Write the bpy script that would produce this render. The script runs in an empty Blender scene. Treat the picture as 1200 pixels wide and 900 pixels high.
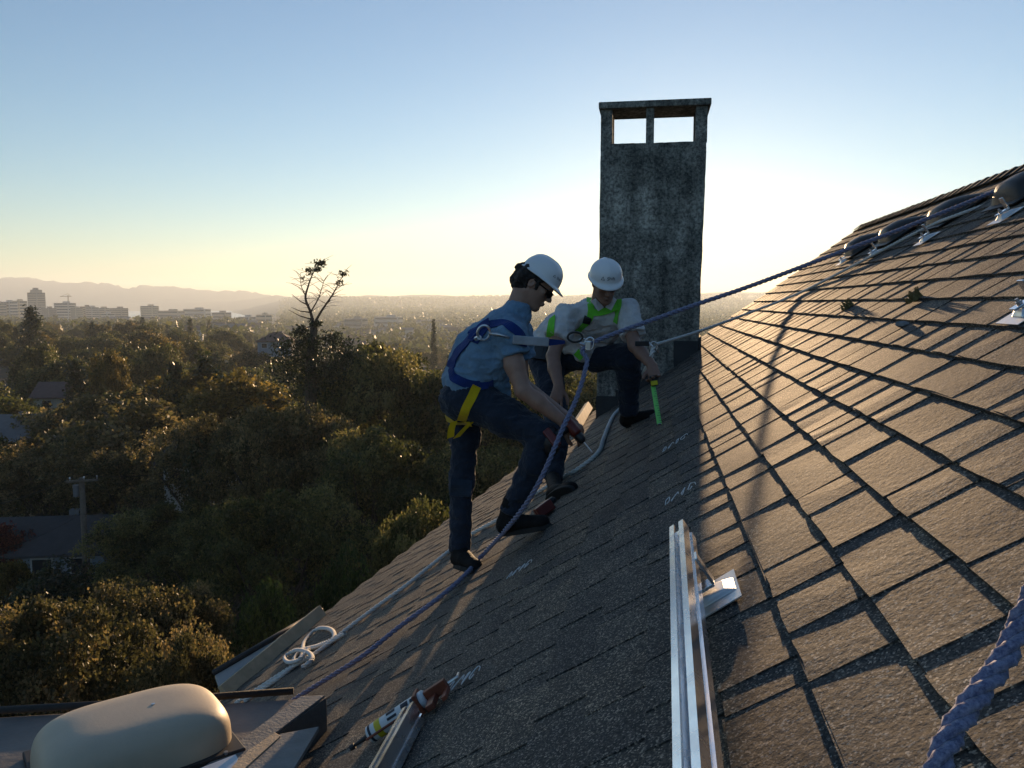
import bpy, bmesh, math, random
import numpy as np
from mathutils import Vector, Matrix, Quaternion
from mathutils.bvhtree import BVHTree

# ------------------------------------------------------------------ camera, sky, sun, exposure
sc = bpy.context.scene
COL = sc.collection
FPX, HORIZON = 970.0, 355.0              # focal length in photo pixels, horizon row of the photo
PITCH = math.atan((450 - HORIZON) / FPX)
cam_data = bpy.data.cameras.new('camera')
cam_data.sensor_width = 36.0
cam_data.lens = 36.0 * FPX / 1200.0
cam_data.clip_start = 0.05
cam_data.clip_end = 60000
cam = bpy.data.objects.new('camera', cam_data)
COL.objects.link(cam)
cam.rotation_euler = (math.radians(90) - PITCH, 0, 0)
sc.camera = cam
FW = Vector((0, math.cos(PITCH), -math.sin(PITCH)))
RT = Vector((1, 0, 0))
UP = RT.cross(FW)


def ray(px, py):
    return FW + RT * ((px - 600) / FPX) - UP * ((py - 450) / FPX)


def at(px, py, D):
    """point on the pixel's ray at distance D measured along +Y"""
    v = ray(px, py)
    return v * (D / v.y)


SUN_DIR = ray(817.0, 252.0).normalized()
SUN_AZ = math.atan2(SUN_DIR.x, SUN_DIR.y)
SUN_EL = math.asin(SUN_DIR.z)

world = bpy.data.worlds.new('World')
sc.world = world
world.use_nodes = True
wn, wl = world.node_tree.nodes, world.node_tree.links
wn.clear()
w_out = wn.new('ShaderNodeOutputWorld')
w_bg = wn.new('ShaderNodeBackground')
w_sky = wn.new('ShaderNodeTexSky')
w_sky.sky_type = 'NISHITA'
w_sky.sun_disc = False
w_sky.sun_elevation = SUN_EL
w_sky.sun_rotation = SUN_AZ
w_sky.altitude = 60
w_sky.air_density = 1.0
w_sky.dust_density = 0.1
w_sky.ozone_density = 3.0
w_bg.inputs['Strength'].default_value = 0.10
wl.new(w_sky.outputs[0], w_bg.inputs[0])
wl.new(w_bg.outputs[0], w_out.inputs[0])

sun_data = bpy.data.lights.new('sun', 'SUN')
sun_data.energy = 5.0
sun_data.angle = math.radians(0.5)
sun_data.color = (1.0, 0.66, 0.36)
sun = bpy.data.objects.new('sun', sun_data)
COL.objects.link(sun)
sun.rotation_euler = SUN_DIR.to_track_quat('Z', 'Y').to_euler()

sc.view_settings.view_transform = 'Standard'
sc.view_settings.look = 'None'
sc.view_settings.gamma = 1
sc.view_settings.exposure = 0.98
sc.view_settings.use_curve_mapping = False
sc.cycles.use_denoising = True
sc.cycles.max_bounces = 8
sc.cycles.volume_bounces = 1
sc.cycles.caustics_reflective = False
sc.cycles.caustics_refractive = False

# ------------------------------------------------------------------ helpers
rng = np.random.default_rng(7)
random.seed(7)


def mesh_np(name, verts, faces, mats=(), smooth=False, attr=None):
    """mesh from numpy arrays: faces (M,3) or (M,4) int array, or a list"""
    me = bpy.data.meshes.new(name)
    if isinstance(faces, np.ndarray):
        verts = np.asarray(verts, dtype=np.float32)
        k = faces.shape[1]
        me.vertices.add(len(verts))
        me.vertices.foreach_set('co', verts.ravel())
        me.loops.add(faces.size)
        me.loops.foreach_set('vertex_index', faces.astype(np.int32).ravel())
        me.polygons.add(len(faces))
        me.polygons.foreach_set('loop_start', (np.arange(len(faces)) * k).astype(np.int32))
        me.update(calc_edges=True)
    else:
        me.from_pydata([tuple(v) for v in verts], [], faces)
    me.polygons.foreach_set('use_smooth', np.full(len(me.polygons), bool(smooth)))
    if attr is not None:
        a = me.attributes.new('tint', 'FLOAT', 'POINT')
        a.data.foreach_set('value', np.asarray(attr, dtype=np.float32))
    for m in mats:
        me.materials.append(m)
    me.update()
    return me


def link(name, me, parent=None, loc=None):
    o = bpy.data.objects.new(name, me)
    COL.objects.link(o)
    if parent is not None:
        o.parent = parent
    if loc is not None:
        o.location = loc
    return o


def tag(o, label=None, cat=None, group=None, kind=None):
    if label:
        o['label'] = label
    if cat:
        o['category'] = cat
    if group:
        o['group'] = group
    if kind:
        o['kind'] = kind
    return o


def empty(name, label, cat, loc=(0, 0, 0), group=None, rot=None):
    o = bpy.data.objects.new(name, None)
    COL.objects.link(o)
    o.location = loc
    o.empty_display_size = 0.1
    if rot is not None:
        o.rotation_euler = rot
    tag(o, label, cat, group)
    return o


def copy_tree(o, parent=None):
    c = o.copy()
    COL.objects.link(c)
    c.parent = parent
    for ch in list(o.children):
        copy_tree(ch, c)
    return c


class MB:
    """collects boxes, tubes, prisms into one mesh"""

    def __init__(self):
        self.v, self.f = [], []

    def add(self, vs, fs):
        n = len(self.v)
        self.v += [tuple(x) for x in vs]
        self.f += [tuple(i + n for i in q) for q in fs]
        return self

    def box(self, c, sx, sy, sz, M=None):
        vs = [(x * sx / 2, y * sy / 2, z * sz / 2) for x in (-1, 1) for y in (-1, 1) for z in (-1, 1)]
        vs = [Vector(v) for v in vs]
        if M is not None:
            vs = [M @ v for v in vs]
        vs = [v + Vector(c) for v in vs]
        return self.add(vs, [(0, 1, 3, 2), (4, 6, 7, 5), (0, 4, 5, 1), (2, 3, 7, 6), (0, 2, 6, 4), (1, 5, 7, 3)])

    def hexa(self, p):
        """8 corners: bottom 4 (ccw), top 4"""
        return self.add(p, [(3, 2, 1, 0), (4, 5, 6, 7), (0, 1, 5, 4), (1, 2, 6, 5), (2, 3, 7, 6), (3, 0, 4, 7)])

    def tube(self, pts, r, n=8, cap=True, closed=False):
        pts = [Vector(p) for p in pts]
        rs = r if hasattr(r, '__len__') else [r] * len(pts)
        L = len(pts)
        vs, fs = [], []
        prev = None
        for i, p in enumerate(pts):
            if closed:
                t = pts[(i + 1) % L] - pts[i - 1]
            else:
                t = pts[min(i + 1, L - 1)] - pts[max(i - 1, 0)]
            if t.length < 1e-9:
                t = Vector((0, 0, 1))
            t.normalize()
            if prev is None:
                a = t.orthogonal().normalized()
            else:
                a = prev - t * prev.dot(t)
                a = a.normalized() if a.length > 1e-6 else t.orthogonal().normalized()
            prev = a
            b = t.cross(a)
            for k in range(n):
                an = 2 * math.pi * k / n
                vs.append(p + (a * math.cos(an) + b * math.sin(an)) * rs[i])
        for i in range(L if closed else L - 1):
            j = (i + 1) % L
            for k in range(n):
                m = (k + 1) % n
                fs.append((i * n + k, i * n + m, j * n + m, j * n + k))
        if cap and not closed:
            fs.append(tuple(reversed(range(n))))
            fs.append(tuple((L - 1) * n + k for k in range(n)))
        return self.add(vs, fs)

    def prism(self, poly, o, ex, ey, ez, depth):
        """2-D polygon in plane (ex, ey) at o, extruded along ez by depth"""
        n = len(poly)
        o, ex, ey, ez = Vector(o), Vector(ex), Vector(ey), Vector(ez)
        a = [o + ex * x + ey * y for x, y in poly]
        b = [p + ez * depth for p in a]
        fs = [tuple(reversed(range(n))), tuple(range(n, 2 * n))]
        fs += [(i, (i + 1) % n, n + (i + 1) % n, n + i) for i in range(n)]
        return self.add(a + b, fs)

    def build(self, name, mat, parent=None, smooth=False, bevel=0, segs=2):
        me = bpy.data.meshes.new(name)
        me.from_pydata(self.v, [], self.f)
        bm = bmesh.new()
        bm.from_mesh(me)
        bmesh.ops.recalc_face_normals(bm, faces=bm.faces[:])
        if bevel:
            bmesh.ops.bevel(bm, geom=[e for e in bm.edges if e.calc_face_angle(0) > 0.5], offset=bevel,
                            segments=segs, affect='EDGES', profile=0.6)
        bm.to_mesh(me)
        bm.free()
        if smooth:
            for p in me.polygons:
                p.use_smooth = True
        me.materials.append(mat)
        return link(name, me, parent)


def spline(pts, per=8):
    """Catmull-Rom through points"""
    pts = [Vector(p) for p in pts]
    out = []
    n = len(pts)
    for i in range(n - 1):
        p0, p1, p2, p3 = pts[max(i - 1, 0)], pts[i], pts[i + 1], pts[min(i + 2, n - 1)]
        for k in range(per):
            t = k / per
            out.append(0.5 * ((2 * p1) + (p2 - p0) * t + (2 * p0 - 5 * p1 + 4 * p2 - p3) * t * t
                              + (3 * p1 - p0 - 3 * p2 + p3) * t ** 3))
    out.append(pts[-1])
    return out


# value noise in numpy (n,3) -> (n,)
_perm = np.random.default_rng(3).random((32, 32, 32)).astype(np.float32)


def vnoise(p):
    p = np.asarray(p, dtype=np.float64)
    i = np.floor(p).astype(int)
    f = p - i
    f = f * f * (3 - 2 * f)
    r = 0
    for dx in (0, 1):
        for dy in (0, 1):
            for dz in (0, 1):
                w = (f[:, 0] if dx else 1 - f[:, 0]) * (f[:, 1] if dy else 1 - f[:, 1]) * (f[:, 2] if dz else 1 - f[:, 2])
                r = r + w * _perm[(i[:, 0] + dx) % 32, (i[:, 1] + dy) % 32, (i[:, 2] + dz) % 32]
    return r * 2 - 1


# ------------------------------------------------------------------ materials
class NT:
    def __init__(self, name):
        self.m = bpy.data.materials.new(name)
        self.m.use_nodes = True
        self.n = self.m.node_tree.nodes
        self.l = self.m.node_tree.links
        self.b = self.n['Principled BSDF']
        self.out = self.n['Material Output']

    def node(self, t, **kw):
        x = self.n.new(t)
        for k, v in kw.items():
            if k.startswith('_'):
                setattr(x, k[1:], v)
            else:
                x.inputs[k].default_value = v
        return x

    def link(self, a, b):
        self.l.new(a, b)

    def ramp(self, fac, stops):
        r = self.n.new('ShaderNodeValToRGB')
        e = r.color_ramp.elements
        while len(e) < len(stops):
            e.new(0.5)
        for x, (p, c) in zip(e, stops):
            x.position = p
            x.color = (*c, 1)
        self.l.new(fac, r.inputs[0])
        return r.outputs[0]

    def mix(self, fac, a, b, mode='MIX'):
        x = self.n.new('ShaderNodeMix')
        x.data_type = 'RGBA'
        x.blend_type = mode
        for s, v in ((0, fac), (6, a), (7, b)):
            if hasattr(v, 'is_output'):
                self.l.new(v, x.inputs[s])
            else:
                x.inputs[s].default_value = v if s == 0 else (*v, 1)
        return x.outputs[2]

    def noise(self, scale, detail=4, rough=0.55, vec=None, coord='obj'):
        x = self.node('ShaderNodeTexNoise', Scale=scale, Detail=detail, Roughness=rough)
        if vec is None:
            vec = self.coords(coord)
        self.l.new(vec, x.inputs['Vector'])
        return x

    def coords(self, which='obj'):
        if which == 'pos':
            return self.n.new('ShaderNodeNewGeometry').outputs['Position']
        return self.n.new('ShaderNodeTexCoord').outputs['Object']

    def bump(self, h, strength=0.3, dist=0.01, normal=None):
        x = self.node('ShaderNodeBump', Strength=strength, Distance=dist)
        self.l.new(h, x.inputs['Height'])
        if normal is not None:
            self.l.new(normal, x.inputs['Normal'])
        return x.outputs[0]

    def attr(self, name='tint'):
        return self.node('ShaderNodeAttribute', _attribute_name=name).outputs['Fac']


def plain(name, col, rough=0.6, metal=0.0, var=0.25, scale=12, bump=0.0, bscale=80, spec=0.5, coord='obj'):
    t = NT(name)
    nz = t.noise(scale, 5, 0.6, coord=coord)
    c = t.ramp(nz.outputs[0], [(0.25, tuple(x * (1 - var) for x in col)), (0.75, tuple(min(1, x * (1 + var)) for x in col))])
    t.link(c, t.b.inputs['Base Color'])
    t.b.inputs['Roughness'].default_value = rough
    t.b.inputs['Metallic'].default_value = metal
    t.b.inputs['Specular IOR Level'].default_value = spec
    if bump:
        nb = t.noise(bscale, 4, 0.6, coord=coord)
        t.link(t.bump(nb.outputs[0], bump, 0.01), t.b.inputs['Normal'])
    return t.m


def cloth(name, col, weave=900, wr=0.5, rough=0.9):
    t = NT(name)
    co = t.coords('obj')
    n1 = t.noise(9, 5, 0.6, co)
    n2 = t.noise(55, 4, 0.6, co)
    c = t.ramp(n1.outputs[0], [(0.25, tuple(x * 0.72 for x in col)), (0.75, tuple(x * 1.2 for x in col))])
    t.link(c, t.b.inputs['Base Color'])
    t.b.inputs['Roughness'].default_value = rough
    t.b.inputs['Specular IOR Level'].default_value = 0.2
    t.b.inputs['Sheen Weight'].default_value = 0.15
    b1 = t.bump(n1.outputs[0], min(1.0, wr * 1.7), 0.035)
    b2 = t.bump(n2.outputs[0], 0.35, 0.006, b1)
    n3 = t.noise(weave, 1, 0.5, co)
    t.link(t.bump(n3.outputs[0], 0.3, 0.001, b2), t.b.inputs['Normal'])
    return t.m


MAT = {}


def m_shingle():
    t = NT('shingle_granules')
    pos = t.coords('pos')
    v = t.node('ShaderNodeTexVoronoi', Scale=300.0)
    t.link(pos, v.inputs['Vector'])
    sep = t.n.new('ShaderNodeSeparateColor')
    t.link(v.outputs['Color'], sep.inputs[0])
    gran = t.ramp(sep.outputs[0], [(0.0, (0.02, 0.0195, 0.019)), (0.5, (0.073, 0.069, 0.064)), (0.82, (0.145, 0.132, 0.117)), (1.0, (0.55, 0.48, 0.4))])
    big = t.noise(5.0, 5, 0.6, pos)
    tone = t.ramp(big.outputs[0], [(0.3, (0.62, 0.62, 0.64)), (0.7, (1.25, 1.2, 1.12))])
    c = t.mix(1.0, gran, tone, 'MULTIPLY')
    tint = t.ramp(t.attr('tint'), [(0.0, (0.68, 0.69, 0.72)), (0.5, (1.0, 0.98, 0.95)), (1.0, (1.3, 1.2, 1.06))])
    c = t.mix(1.0, c, tint, 'MULTIPLY')
    # worn patches where granules have come off
    w = t.noise(38.0, 6, 0.7, pos)
    wf = t.ramp(w.outputs[0], [(0.62, (0, 0, 0)), (0.72, (1, 1, 1))])
    c = t.mix(wf, c, (0.03, 0.027, 0.025))
    t.link(c, t.b.inputs['Base Color'])
    t.b.inputs['Roughness'].default_value = 0.78
    t.b.inputs['Specular IOR Level'].default_value = 0.38
    b = t.bump(sep.outputs[1], 1.0, 0.0045)
    n2 = t.noise(60, 3, 0.6, pos)
    t.link(t.bump(n2.outputs[0], 0.25, 0.004, b), t.b.inputs['Normal'])
    return t.m


def m_concrete():
    t = NT('weathered_concrete')
    co = t.coords('pos')
    n1 = t.noise(4.0, 8, 0.68, co)
    n2 = t.noise(38, 6, 0.75, co)
    n3 = t.noise(95, 3, 0.7, co)
    c = t.ramp(n1.outputs[0], [(0.3, (0.12, 0.117, 0.108)), (0.46, (0.22, 0.215, 0.195)), (0.6, (0.4, 0.385, 0.35)), (0.76, (0.54, 0.52, 0.47))])
    f = t.ramp(n2.outputs[0], [(0.4, (0.22, 0.22, 0.22)), (0.6, (1.3, 1.3, 1.26))])
    c = t.mix(0.85, c, f, 'MULTIPLY')
    vm_ = t.node('ShaderNodeVectorMath', _operation='MULTIPLY')
    t.link(co, vm_.inputs[0])
    vm_.inputs[1].default_value = (7.0, 7.0, 0.55)
    n4 = t.noise(1.0, 5, 0.6, vm_.outputs[0])
    c = t.mix(0.75, c, t.ramp(n4.outputs[0], [(0.38, (0.35, 0.36, 0.36)), (0.6, (1.1, 1.1, 1.08))]), 'MULTIPLY')
    lich = t.ramp(n3.outputs[0], [(0.6, (0, 0, 0)), (0.68, (1, 1, 1))])
    c = t.mix(lich, c, (0.34, 0.33, 0.27))
    t.link(c, t.b.inputs['Base Color'])
    t.b.inputs['Roughness'].default_value = 0.95
    b = t.bump(n2.outputs[0], 0.6, 0.012)
    t.link(t.bump(n3.outputs[0], 0.4, 0.004, b), t.b.inputs['Normal'])
    return t.m


def m_leaf(name, dark, mid, light, trans=0.55):
    t = NT(name)
    a = t.attr('tint')
    c = t.ramp(a, [(0.0, dark), (0.55, mid), (1.0, light)])
    t.link(c, t.b.inputs['Base Color'])
    t.b.inputs['Roughness'].default_value = 0.45
    t.b.inputs['Specular IOR Level'].default_value = 0.25
    tr = t.n.new('ShaderNodeBsdfTranslucent')
    c2 = t.mix(1.0, c, (1.12, 1.12, 0.8), 'MULTIPLY')
    t.link(c2, tr.inputs[0])
    mx = t.n.new('ShaderNodeMixShader')
    mx.inputs[0].default_value = trans
    t.link(t.b.outputs[0], mx.inputs[1])
    t.link(tr.outputs[0], mx.inputs[2])
    t.link(mx.outputs[0], t.out.inputs[0])
    return t.m


def m_rope(name, c1, c2):
    t = NT(name)
    nz = t.noise(220, 4, 0.7)
    c = t.ramp(nz.outputs[0], [(0.35, c1), (0.65, c2)])
    t.link(c, t.b.inputs['Base Color'])
    t.b.inputs['Roughness'].default_value = 0.8
    t.b.inputs['Sheen Weight'].default_value = 0.3
    t.link(t.bump(nz.outputs[0], 0.5, 0.002), t.b.inputs['Normal'])
    return t.m


def m_metal(name, col, rough=0.3):
    t = NT(name)
    co = t.n.new('ShaderNodeTexCoord').outputs['Object']
    nz = t.noise(14, 3, 0.5, co)
    t.link(t.ramp(nz.outputs[0], [(0.3, tuple(x * 0.92 for x in col)), (0.7, col)]), t.b.inputs['Base Color'])
    t.b.inputs['Metallic'].default_value = 1
    r = t.ramp(nz.outputs[0], [(0.3, (rough * 1.35,) * 3), (0.7, (rough * 0.8,) * 3)])
    t.link(r, t.b.inputs['Roughness'])
    return t.m


MAT['shingle'] = m_shingle()
MAT['concrete'] = m_concrete()
MAT['oak'] = m_leaf('oak_leaves', (0.034, 0.042, 0.017), (0.088, 0.1, 0.04), (0.23, 0.2, 0.085))
MAT['oak_brown'] = m_leaf('browning_oak_leaves', (0.036, 0.037, 0.019), (0.1, 0.094, 0.047), (0.27, 0.2, 0.11))
MAT['green'] = m_leaf('broadleaf_leaves', (0.028, 0.036, 0.015), (0.07, 0.082, 0.032), (0.16, 0.15, 0.06))
MAT['golden'] = m_leaf('golden_leaves', (0.045, 0.042, 0.014), (0.12, 0.098, 0.03), (0.25, 0.18, 0.055))
MAT['conifer'] = m_leaf('conifer_needles', (0.013, 0.02, 0.012), (0.03, 0.045, 0.02), (0.07, 0.08, 0.03), 0.25)
MAT['hedge'] = m_leaf('cedar_hedge_leaves', (0.02, 0.038, 0.013), (0.05, 0.085, 0.025), (0.12, 0.16, 0.04), 0.3)
MAT['red'] = m_leaf('red_autumn_leaves', (0.05, 0.012, 0.012), (0.16, 0.035, 0.03), (0.32, 0.1, 0.07))
MAT['bark'] = plain('bark', (0.06, 0.048, 0.038), 0.95, 0, 0.4, 9, 0.8, 30)
MAT['polewood'] = plain('weathered_pole_wood', (0.13, 0.1, 0.075), 0.9, 0, 0.35, 6, 0.5, 60)
MAT['wood'] = plain('bare_lumber', (0.55, 0.41, 0.26), 0.75, 0, 0.2, 14, 0.3, 90)
MAT['greywood'] = plain('grey_painted_plank', (0.2, 0.2, 0.19), 0.7, 0, 0.25, 12, 0.35, 80)
MAT['alu'] = m_metal('brushed_aluminium', (0.86, 0.87, 0.9), 0.24)
MAT['plate'] = m_metal('flashing_aluminium', (0.8, 0.79, 0.77), 0.42)
MAT['steel'] = m_metal('galvanised_steel', (0.62, 0.62, 0.63), 0.35)
MAT['black'] = plain('black_plastic', (0.014, 0.014, 0.016), 0.45, 0, 0.3, 20)
MAT['vent'] = plain('dark_vent_plastic', (0.025, 0.023, 0.022), 0.5, 0, 0.35, 15, 0.15, 60)
MAT['rubber'] = plain('black_rubber', (0.018, 0.018, 0.018), 0.8, 0, 0.3, 30, 0.3, 70)
MAT['flash'] = plain('dark_lead_flashing', (0.035, 0.036, 0.038), 0.7, 0.2, 0.3, 10, 0.2, 40)
MAT['dome'] = plain('tan_dome_plastic', (0.52, 0.43, 0.31), 0.5, 0, 0.08, 7, 0.06, 90)
MAT['tray'] = plain('grey_brown_membrane', (0.15, 0.135, 0.12), 0.6, 0, 0.3, 5, 0.25, 40)
MAT['palepaint'] = plain('pale_painted_metal', (0.5, 0.5, 0.48), 0.5, 0, 0.12, 6)
MAT['darktrim'] = plain('dark_trim', (0.03, 0.028, 0.027), 0.6, 0, 0.3, 12)
MAT['paper'] = plain('white_paper', (0.8, 0.8, 0.8), 0.8, 0, 0.04, 20)
MAT['skin'] = plain('skin', (0.36, 0.2, 0.14), 0.5, 0, 0.12, 40, 0.15, 180)
MAT['skin2'] = plain('tanned_skin', (0.27, 0.145, 0.1), 0.5, 0, 0.12, 40, 0.15, 180)
MAT['hair'] = plain('dark_brown_hair', (0.022, 0.014, 0.01), 0.55, 0, 0.5, 60, 0.9, 160)
MAT['shirt1'] = cloth('blue_shirt_cotton', (0.17, 0.28, 0.4))
MAT['shirt2'] = cloth('grey_white_shirt_cotton', (0.62, 0.61, 0.61))
MAT['jeans'] = cloth('dark_denim', (0.024, 0.031, 0.048), 700, 0.6)
MAT['pad'] = cloth('knee_patch', (0.03, 0.042, 0.062), 500, 0.3)
MAT['hat'] = plain('white_hard_hat_plastic', (0.8, 0.8, 0.8), 0.28, 0, 0.03, 6)
MAT['webblue'] = cloth('blue_webbing', (0.012, 0.035, 0.16), 1500, 0.15)
MAT['webyellow'] = cloth('yellow_webbing', (0.62, 0.42, 0.01), 1500, 0.15)
MAT['webgreen'] = cloth('lime_webbing', (0.16, 0.62, 0.05), 1500, 0.15)
MAT['webgrey'] = cloth('grey_webbing_pack', (0.38, 0.39, 0.42), 1200, 0.2)
MAT['boot'] = plain('dark_boot_leather', (0.014, 0.013, 0.013), 0.75, 0, 0.4, 30, 0.5, 60, spec=0.15)
MAT['boot2'] = plain('brown_boot_leather', (0.07, 0.03, 0.016), 0.55, 0, 0.4, 30, 0.3, 90)
MAT['glass'] = plain('dark_lens', (0.006, 0.006, 0.007), 0.08, 0, 0.1, 5)
MAT['toolred'] = plain('dark_red_tool_plastic', (0.14, 0.018, 0.012), 0.4, 0, 0.2, 20)
MAT['toolorange'] = plain('rust_red_painted_steel', (0.2, 0.045, 0.018), 0.5, 0, 0.45, 25, 0.2, 70)
MAT['tape'] = plain('lime_tape_blade', (0.25, 0.75, 0.16), 0.4, 0, 0.1, 12)
MAT['tapeyel'] = plain('yellow_tape_case', (0.7, 0.6, 0.03), 0.4, 0, 0.1, 12)
MAT['tubewhite'] = plain('white_cartridge_plastic', (0.7, 0.7, 0.7), 0.4, 0, 0.05, 12)
MAT['labelyellow'] = plain('yellow_print', (0.65, 0.5, 0.02), 0.5, 0, 0.05, 12)
MAT['ink'] = plain('dark_print', (0.02, 0.025, 0.04), 0.6, 0, 0.1, 12)
MAT['chalk'] = plain('white_chalk', (0.72, 0.72, 0.7), 0.95, 0, 0.2, 90)
MAT['ropeblue'] = m_rope('blue_purple_rope_fibre', (0.09, 0.1, 0.2), (0.34, 0.34, 0.48))
MAT['ropewhite'] = m_rope('white_rope_fibre', (0.62, 0.6, 0.56), (0.85, 0.83, 0.78))
MAT['moss'] = plain('dry_moss', (0.16, 0.13, 0.05), 0.95, 0, 0.4, 60, 0.6, 120)
MAT['pebble'] = plain('grey_stone', (0.24, 0.24, 0.25), 0.9, 0, 0.3, 30)

# ------------------------------------------------------------------ the house roof (frame: a along the courses, S up the slope)
RAZ, RT_T, RH = math.radians(9.5), 0.70, 0.74
RC = math.sqrt(1 + RT_T ** 2)
RD = Vector((math.sin(RAZ), math.cos(RAZ), 0))
RU = Vector((math.cos(RAZ), -math.sin(RAZ), 0))
RS = (RU + Vector((0, 0, RT_T))) / RC
RN = (Vector((0, 0, 1)) - RU * RT_T) / RC
RO = Vector((0, 0, -RH))
ROT = Matrix((RD, RS, RN)).transposed()          # columns: along, up-slope, normal (left-handed pair fixed below)
ROT3 = Matrix((RS, -RD, RN)).transposed()        # right-handed: x up-slope, y towards the camera, z normal


def rp(a, S, lift=0.0):
    return RO + RD * a + RS * S + RN * lift


def on_roof(px, py, lift=0.0):
    v = ray(px, py)
    return v * ((RO + RN * lift).dot(RN) / v.dot(RN))


def to_roof(P):
    q = P - RO
    return q.dot(RD), q.dot(RS), q.dot(RN)


RIDGE = 2.25 * RC
EAVE = -3.45 * RC
_rk = [to_roof(on_roof(*p))[:2] for p in [(262, 818), (300, 790), (385, 715), (470, 650), (560, 583), (650, 516), (700, 480), (820, 396), (900, 342), (985, 282)]]
_rs = np.array([q[1] for q in _rk])
_ra = np.array([q[0] for q in _rk])
_o = np.argsort(_rs)
_rs, _ra = _rs[_o], _ra[_o]


def rake(S):
    return float(np.interp(S, _rs, _ra))


house = empty('house', 'large house with a steep brown shingle roof and tall concrete chimney', 'house', (0, 0, -9))


def hchild(o, parent=None):
    """parent keeping world placement"""
    p = parent or house
    o.parent = p
    o.matrix_parent_inverse = p.matrix_world.inverted() if p is not house else Matrix.Translation((0, 0, 9))
    return o


# roof deck: slab following the rake, and the far slope beyond the ridge
def deck():
    Ss = np.linspace(EAVE, RIDGE, 24)
    mb = MB()
    top = [rp(-1.2, s, -0.012) for s in Ss] + [rp(rake(s) - 0.015, s, -0.012) for s in Ss]
    bot = [p - RN * 0.12 for p in top]
    n = len(Ss)
    fs = []
    for i in range(n - 1):
        fs.append((i, i + 1, n + i + 1, n + i))
        fs.append((2 * n + i, 3 * n + i, 3 * n + i + 1, 2 * n + i + 1))
        fs.append((n + i, n + i + 1, 3 * n + i + 1, 3 * n + i))
        fs.append((i, 2 * n + i, 2 * n + i + 1, i + 1))
    fs.append((0, n, 3 * n, 2 * n))
    fs.append((n - 1, 3 * n - 1, 4 * n - 1, 2 * n - 1))
    mb.add(top + bot, fs)
    return mb


roof = deck().build('roof', MAT['darktrim'])
hchild(roof)
tag(roof, 'steep brown asphalt shingle roof slope')
RNB = (Vector((0, 0, 1)) + RU * RT_T) / RC        # normal of the far slope
RSB = (RU - Vector((0, 0, RT_T))) / RC            # down the far slope
ridge0 = rp(0, RIDGE, 0)
mb = MB()
rx = ridge0 + RD * -1.2 - RN * 0.02
re = ridge0 + RD * (rake(RIDGE) - 0.03) - RN * 0.02
q = [rx, re, re + RSB * 5.4, rx + RSB * 5.4]
mb.hexa([p - Vector((0, 0, .14)) for p in q] + q)
o = mb.build('far_slope', MAT['shingle'])
hchild(o)

# shingle tabs -------------------------------------------------------------
EXPO = 0.1455
TABW = [0.10, 0.14, 0.18, 0.225, 0.275, 0.32]


def tab_shape(w, seed):
    r = random.Random(seed)
    L = 0.205
    xs = [0, w * 0.5, w]
    rows = [0.0, 0.09, L]
    e = [r.uniform(-0.003, 0.003) for _ in range(3)]
    top, bot = [], []
    bow = r.uniform(-0.001, 0.0012)
    for j, y in enumerate(rows):
        f = y / L
        for i, x in enumerate(xs):
            z = 0.0062 * (1 - f) - 0.0078 * f + (r.uniform(-0.001, 0.0013) if j == 0 else r.uniform(-.0005, .0005)) + (bow if i == 1 else 0)
            sx = (r.uniform(-0.003, 0.003) if i != 1 else 0) + (0.006 * f * (1 if i == 0 else -1) if i != 1 else 0)
            top.append((x + sx, y + (e[i] if j == 0 else 0), z))
            bot.append((x + sx, y + (e[i] if j == 0 else 0), -0.006 - 0.008 * f))
    v = top + bot
    f = []
    for j in (0, 1):
        for i in (0, 1):
            f.append((j * 3 + i, j * 3 + i + 1, j * 3 + i + 4, j * 3 + i + 3))
    f += [(0, 9, 10, 1), (1, 10, 11, 2), (0, 3, 12, 9), (3, 6, 15, 12), (2, 11, 14, 5), (5, 14, 17, 8)]
    return np.array(v), np.array(f)


# local tab x runs along the course TOWARDS the camera (-RD) so that (x, y, z) is right-handed with y = RS
TM = Matrix((-RD, RS, RN)).transposed()
assert TM.determinant() > 0.9
TMn = np.array(TM)
shapes = {(w, k): tab_shape(w, int(w * 1000) * 7 + k) for w in TABW for k in range(4)}
tabs = []
lowv, lowf, lowt = [], [], []
rr = random.Random(11)
course = 0
S = EAVE
while S < RIDGE - 0.05:
    amax = rake(S + 0.07)
    wob = rr.uniform(-0.003, 0.003)
    # lower lamina of the course, in metre-long shingles
    a = amax + 0.01
    while a > -1.1:
        ln = 1.0 if a < amax else rr.uniform(0.3, 1.0)
        a2 = max(a - ln, -1.2)
        y0 = wob + rr.uniform(-0.003, 0.003)
        zj = rr.uniform(-0.0008, 0.0012)
        n = len(lowv)
        for (aa, yy, zz) in ((a, y0, zj + .0040), (a2 + .002, y0 + rr.uniform(-.003, .003), zj + .0040), (a2 + .002, 0.19, -0.011), (a, 0.19, -0.011)):
            lowv.append(tuple(rp(aa, S + yy, zz)))
        for (aa, yy, zz) in ((a, y0, -.013), (a2 + .002, y0, -.013)):
            lowv.append(tuple(rp(aa, S + yy, zz)))
        tt = rr.uniform(0.1, 0.75)
        lowt += [tt] * 6
        lowf += [(n, n + 1, n + 2, n + 3), (n, n + 4, n + 5, n + 1), (n + 1, n + 5, n + 2, n + 2)]
        a = a2
    # raised tabs
    a = amax + rr.uniform(-0.02, 0.015)
    while a > -1.0:
        w = rr.choice(TABW) if rr.random() < 0.8 else TABW[rr.randrange(3)]
        tabs.append((a, S + wob, w, rr.randrange(4), rr.uniform(-0.0004, 0.0006)))
        a -= w + rr.choice([0.012, 0.02, 0.035, 0.05, 0.07, 0.1])
    S += EXPO
    course += 1
lowf = [f[:3] if len(set(f)) == 3 else f for f in lowf]


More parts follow.
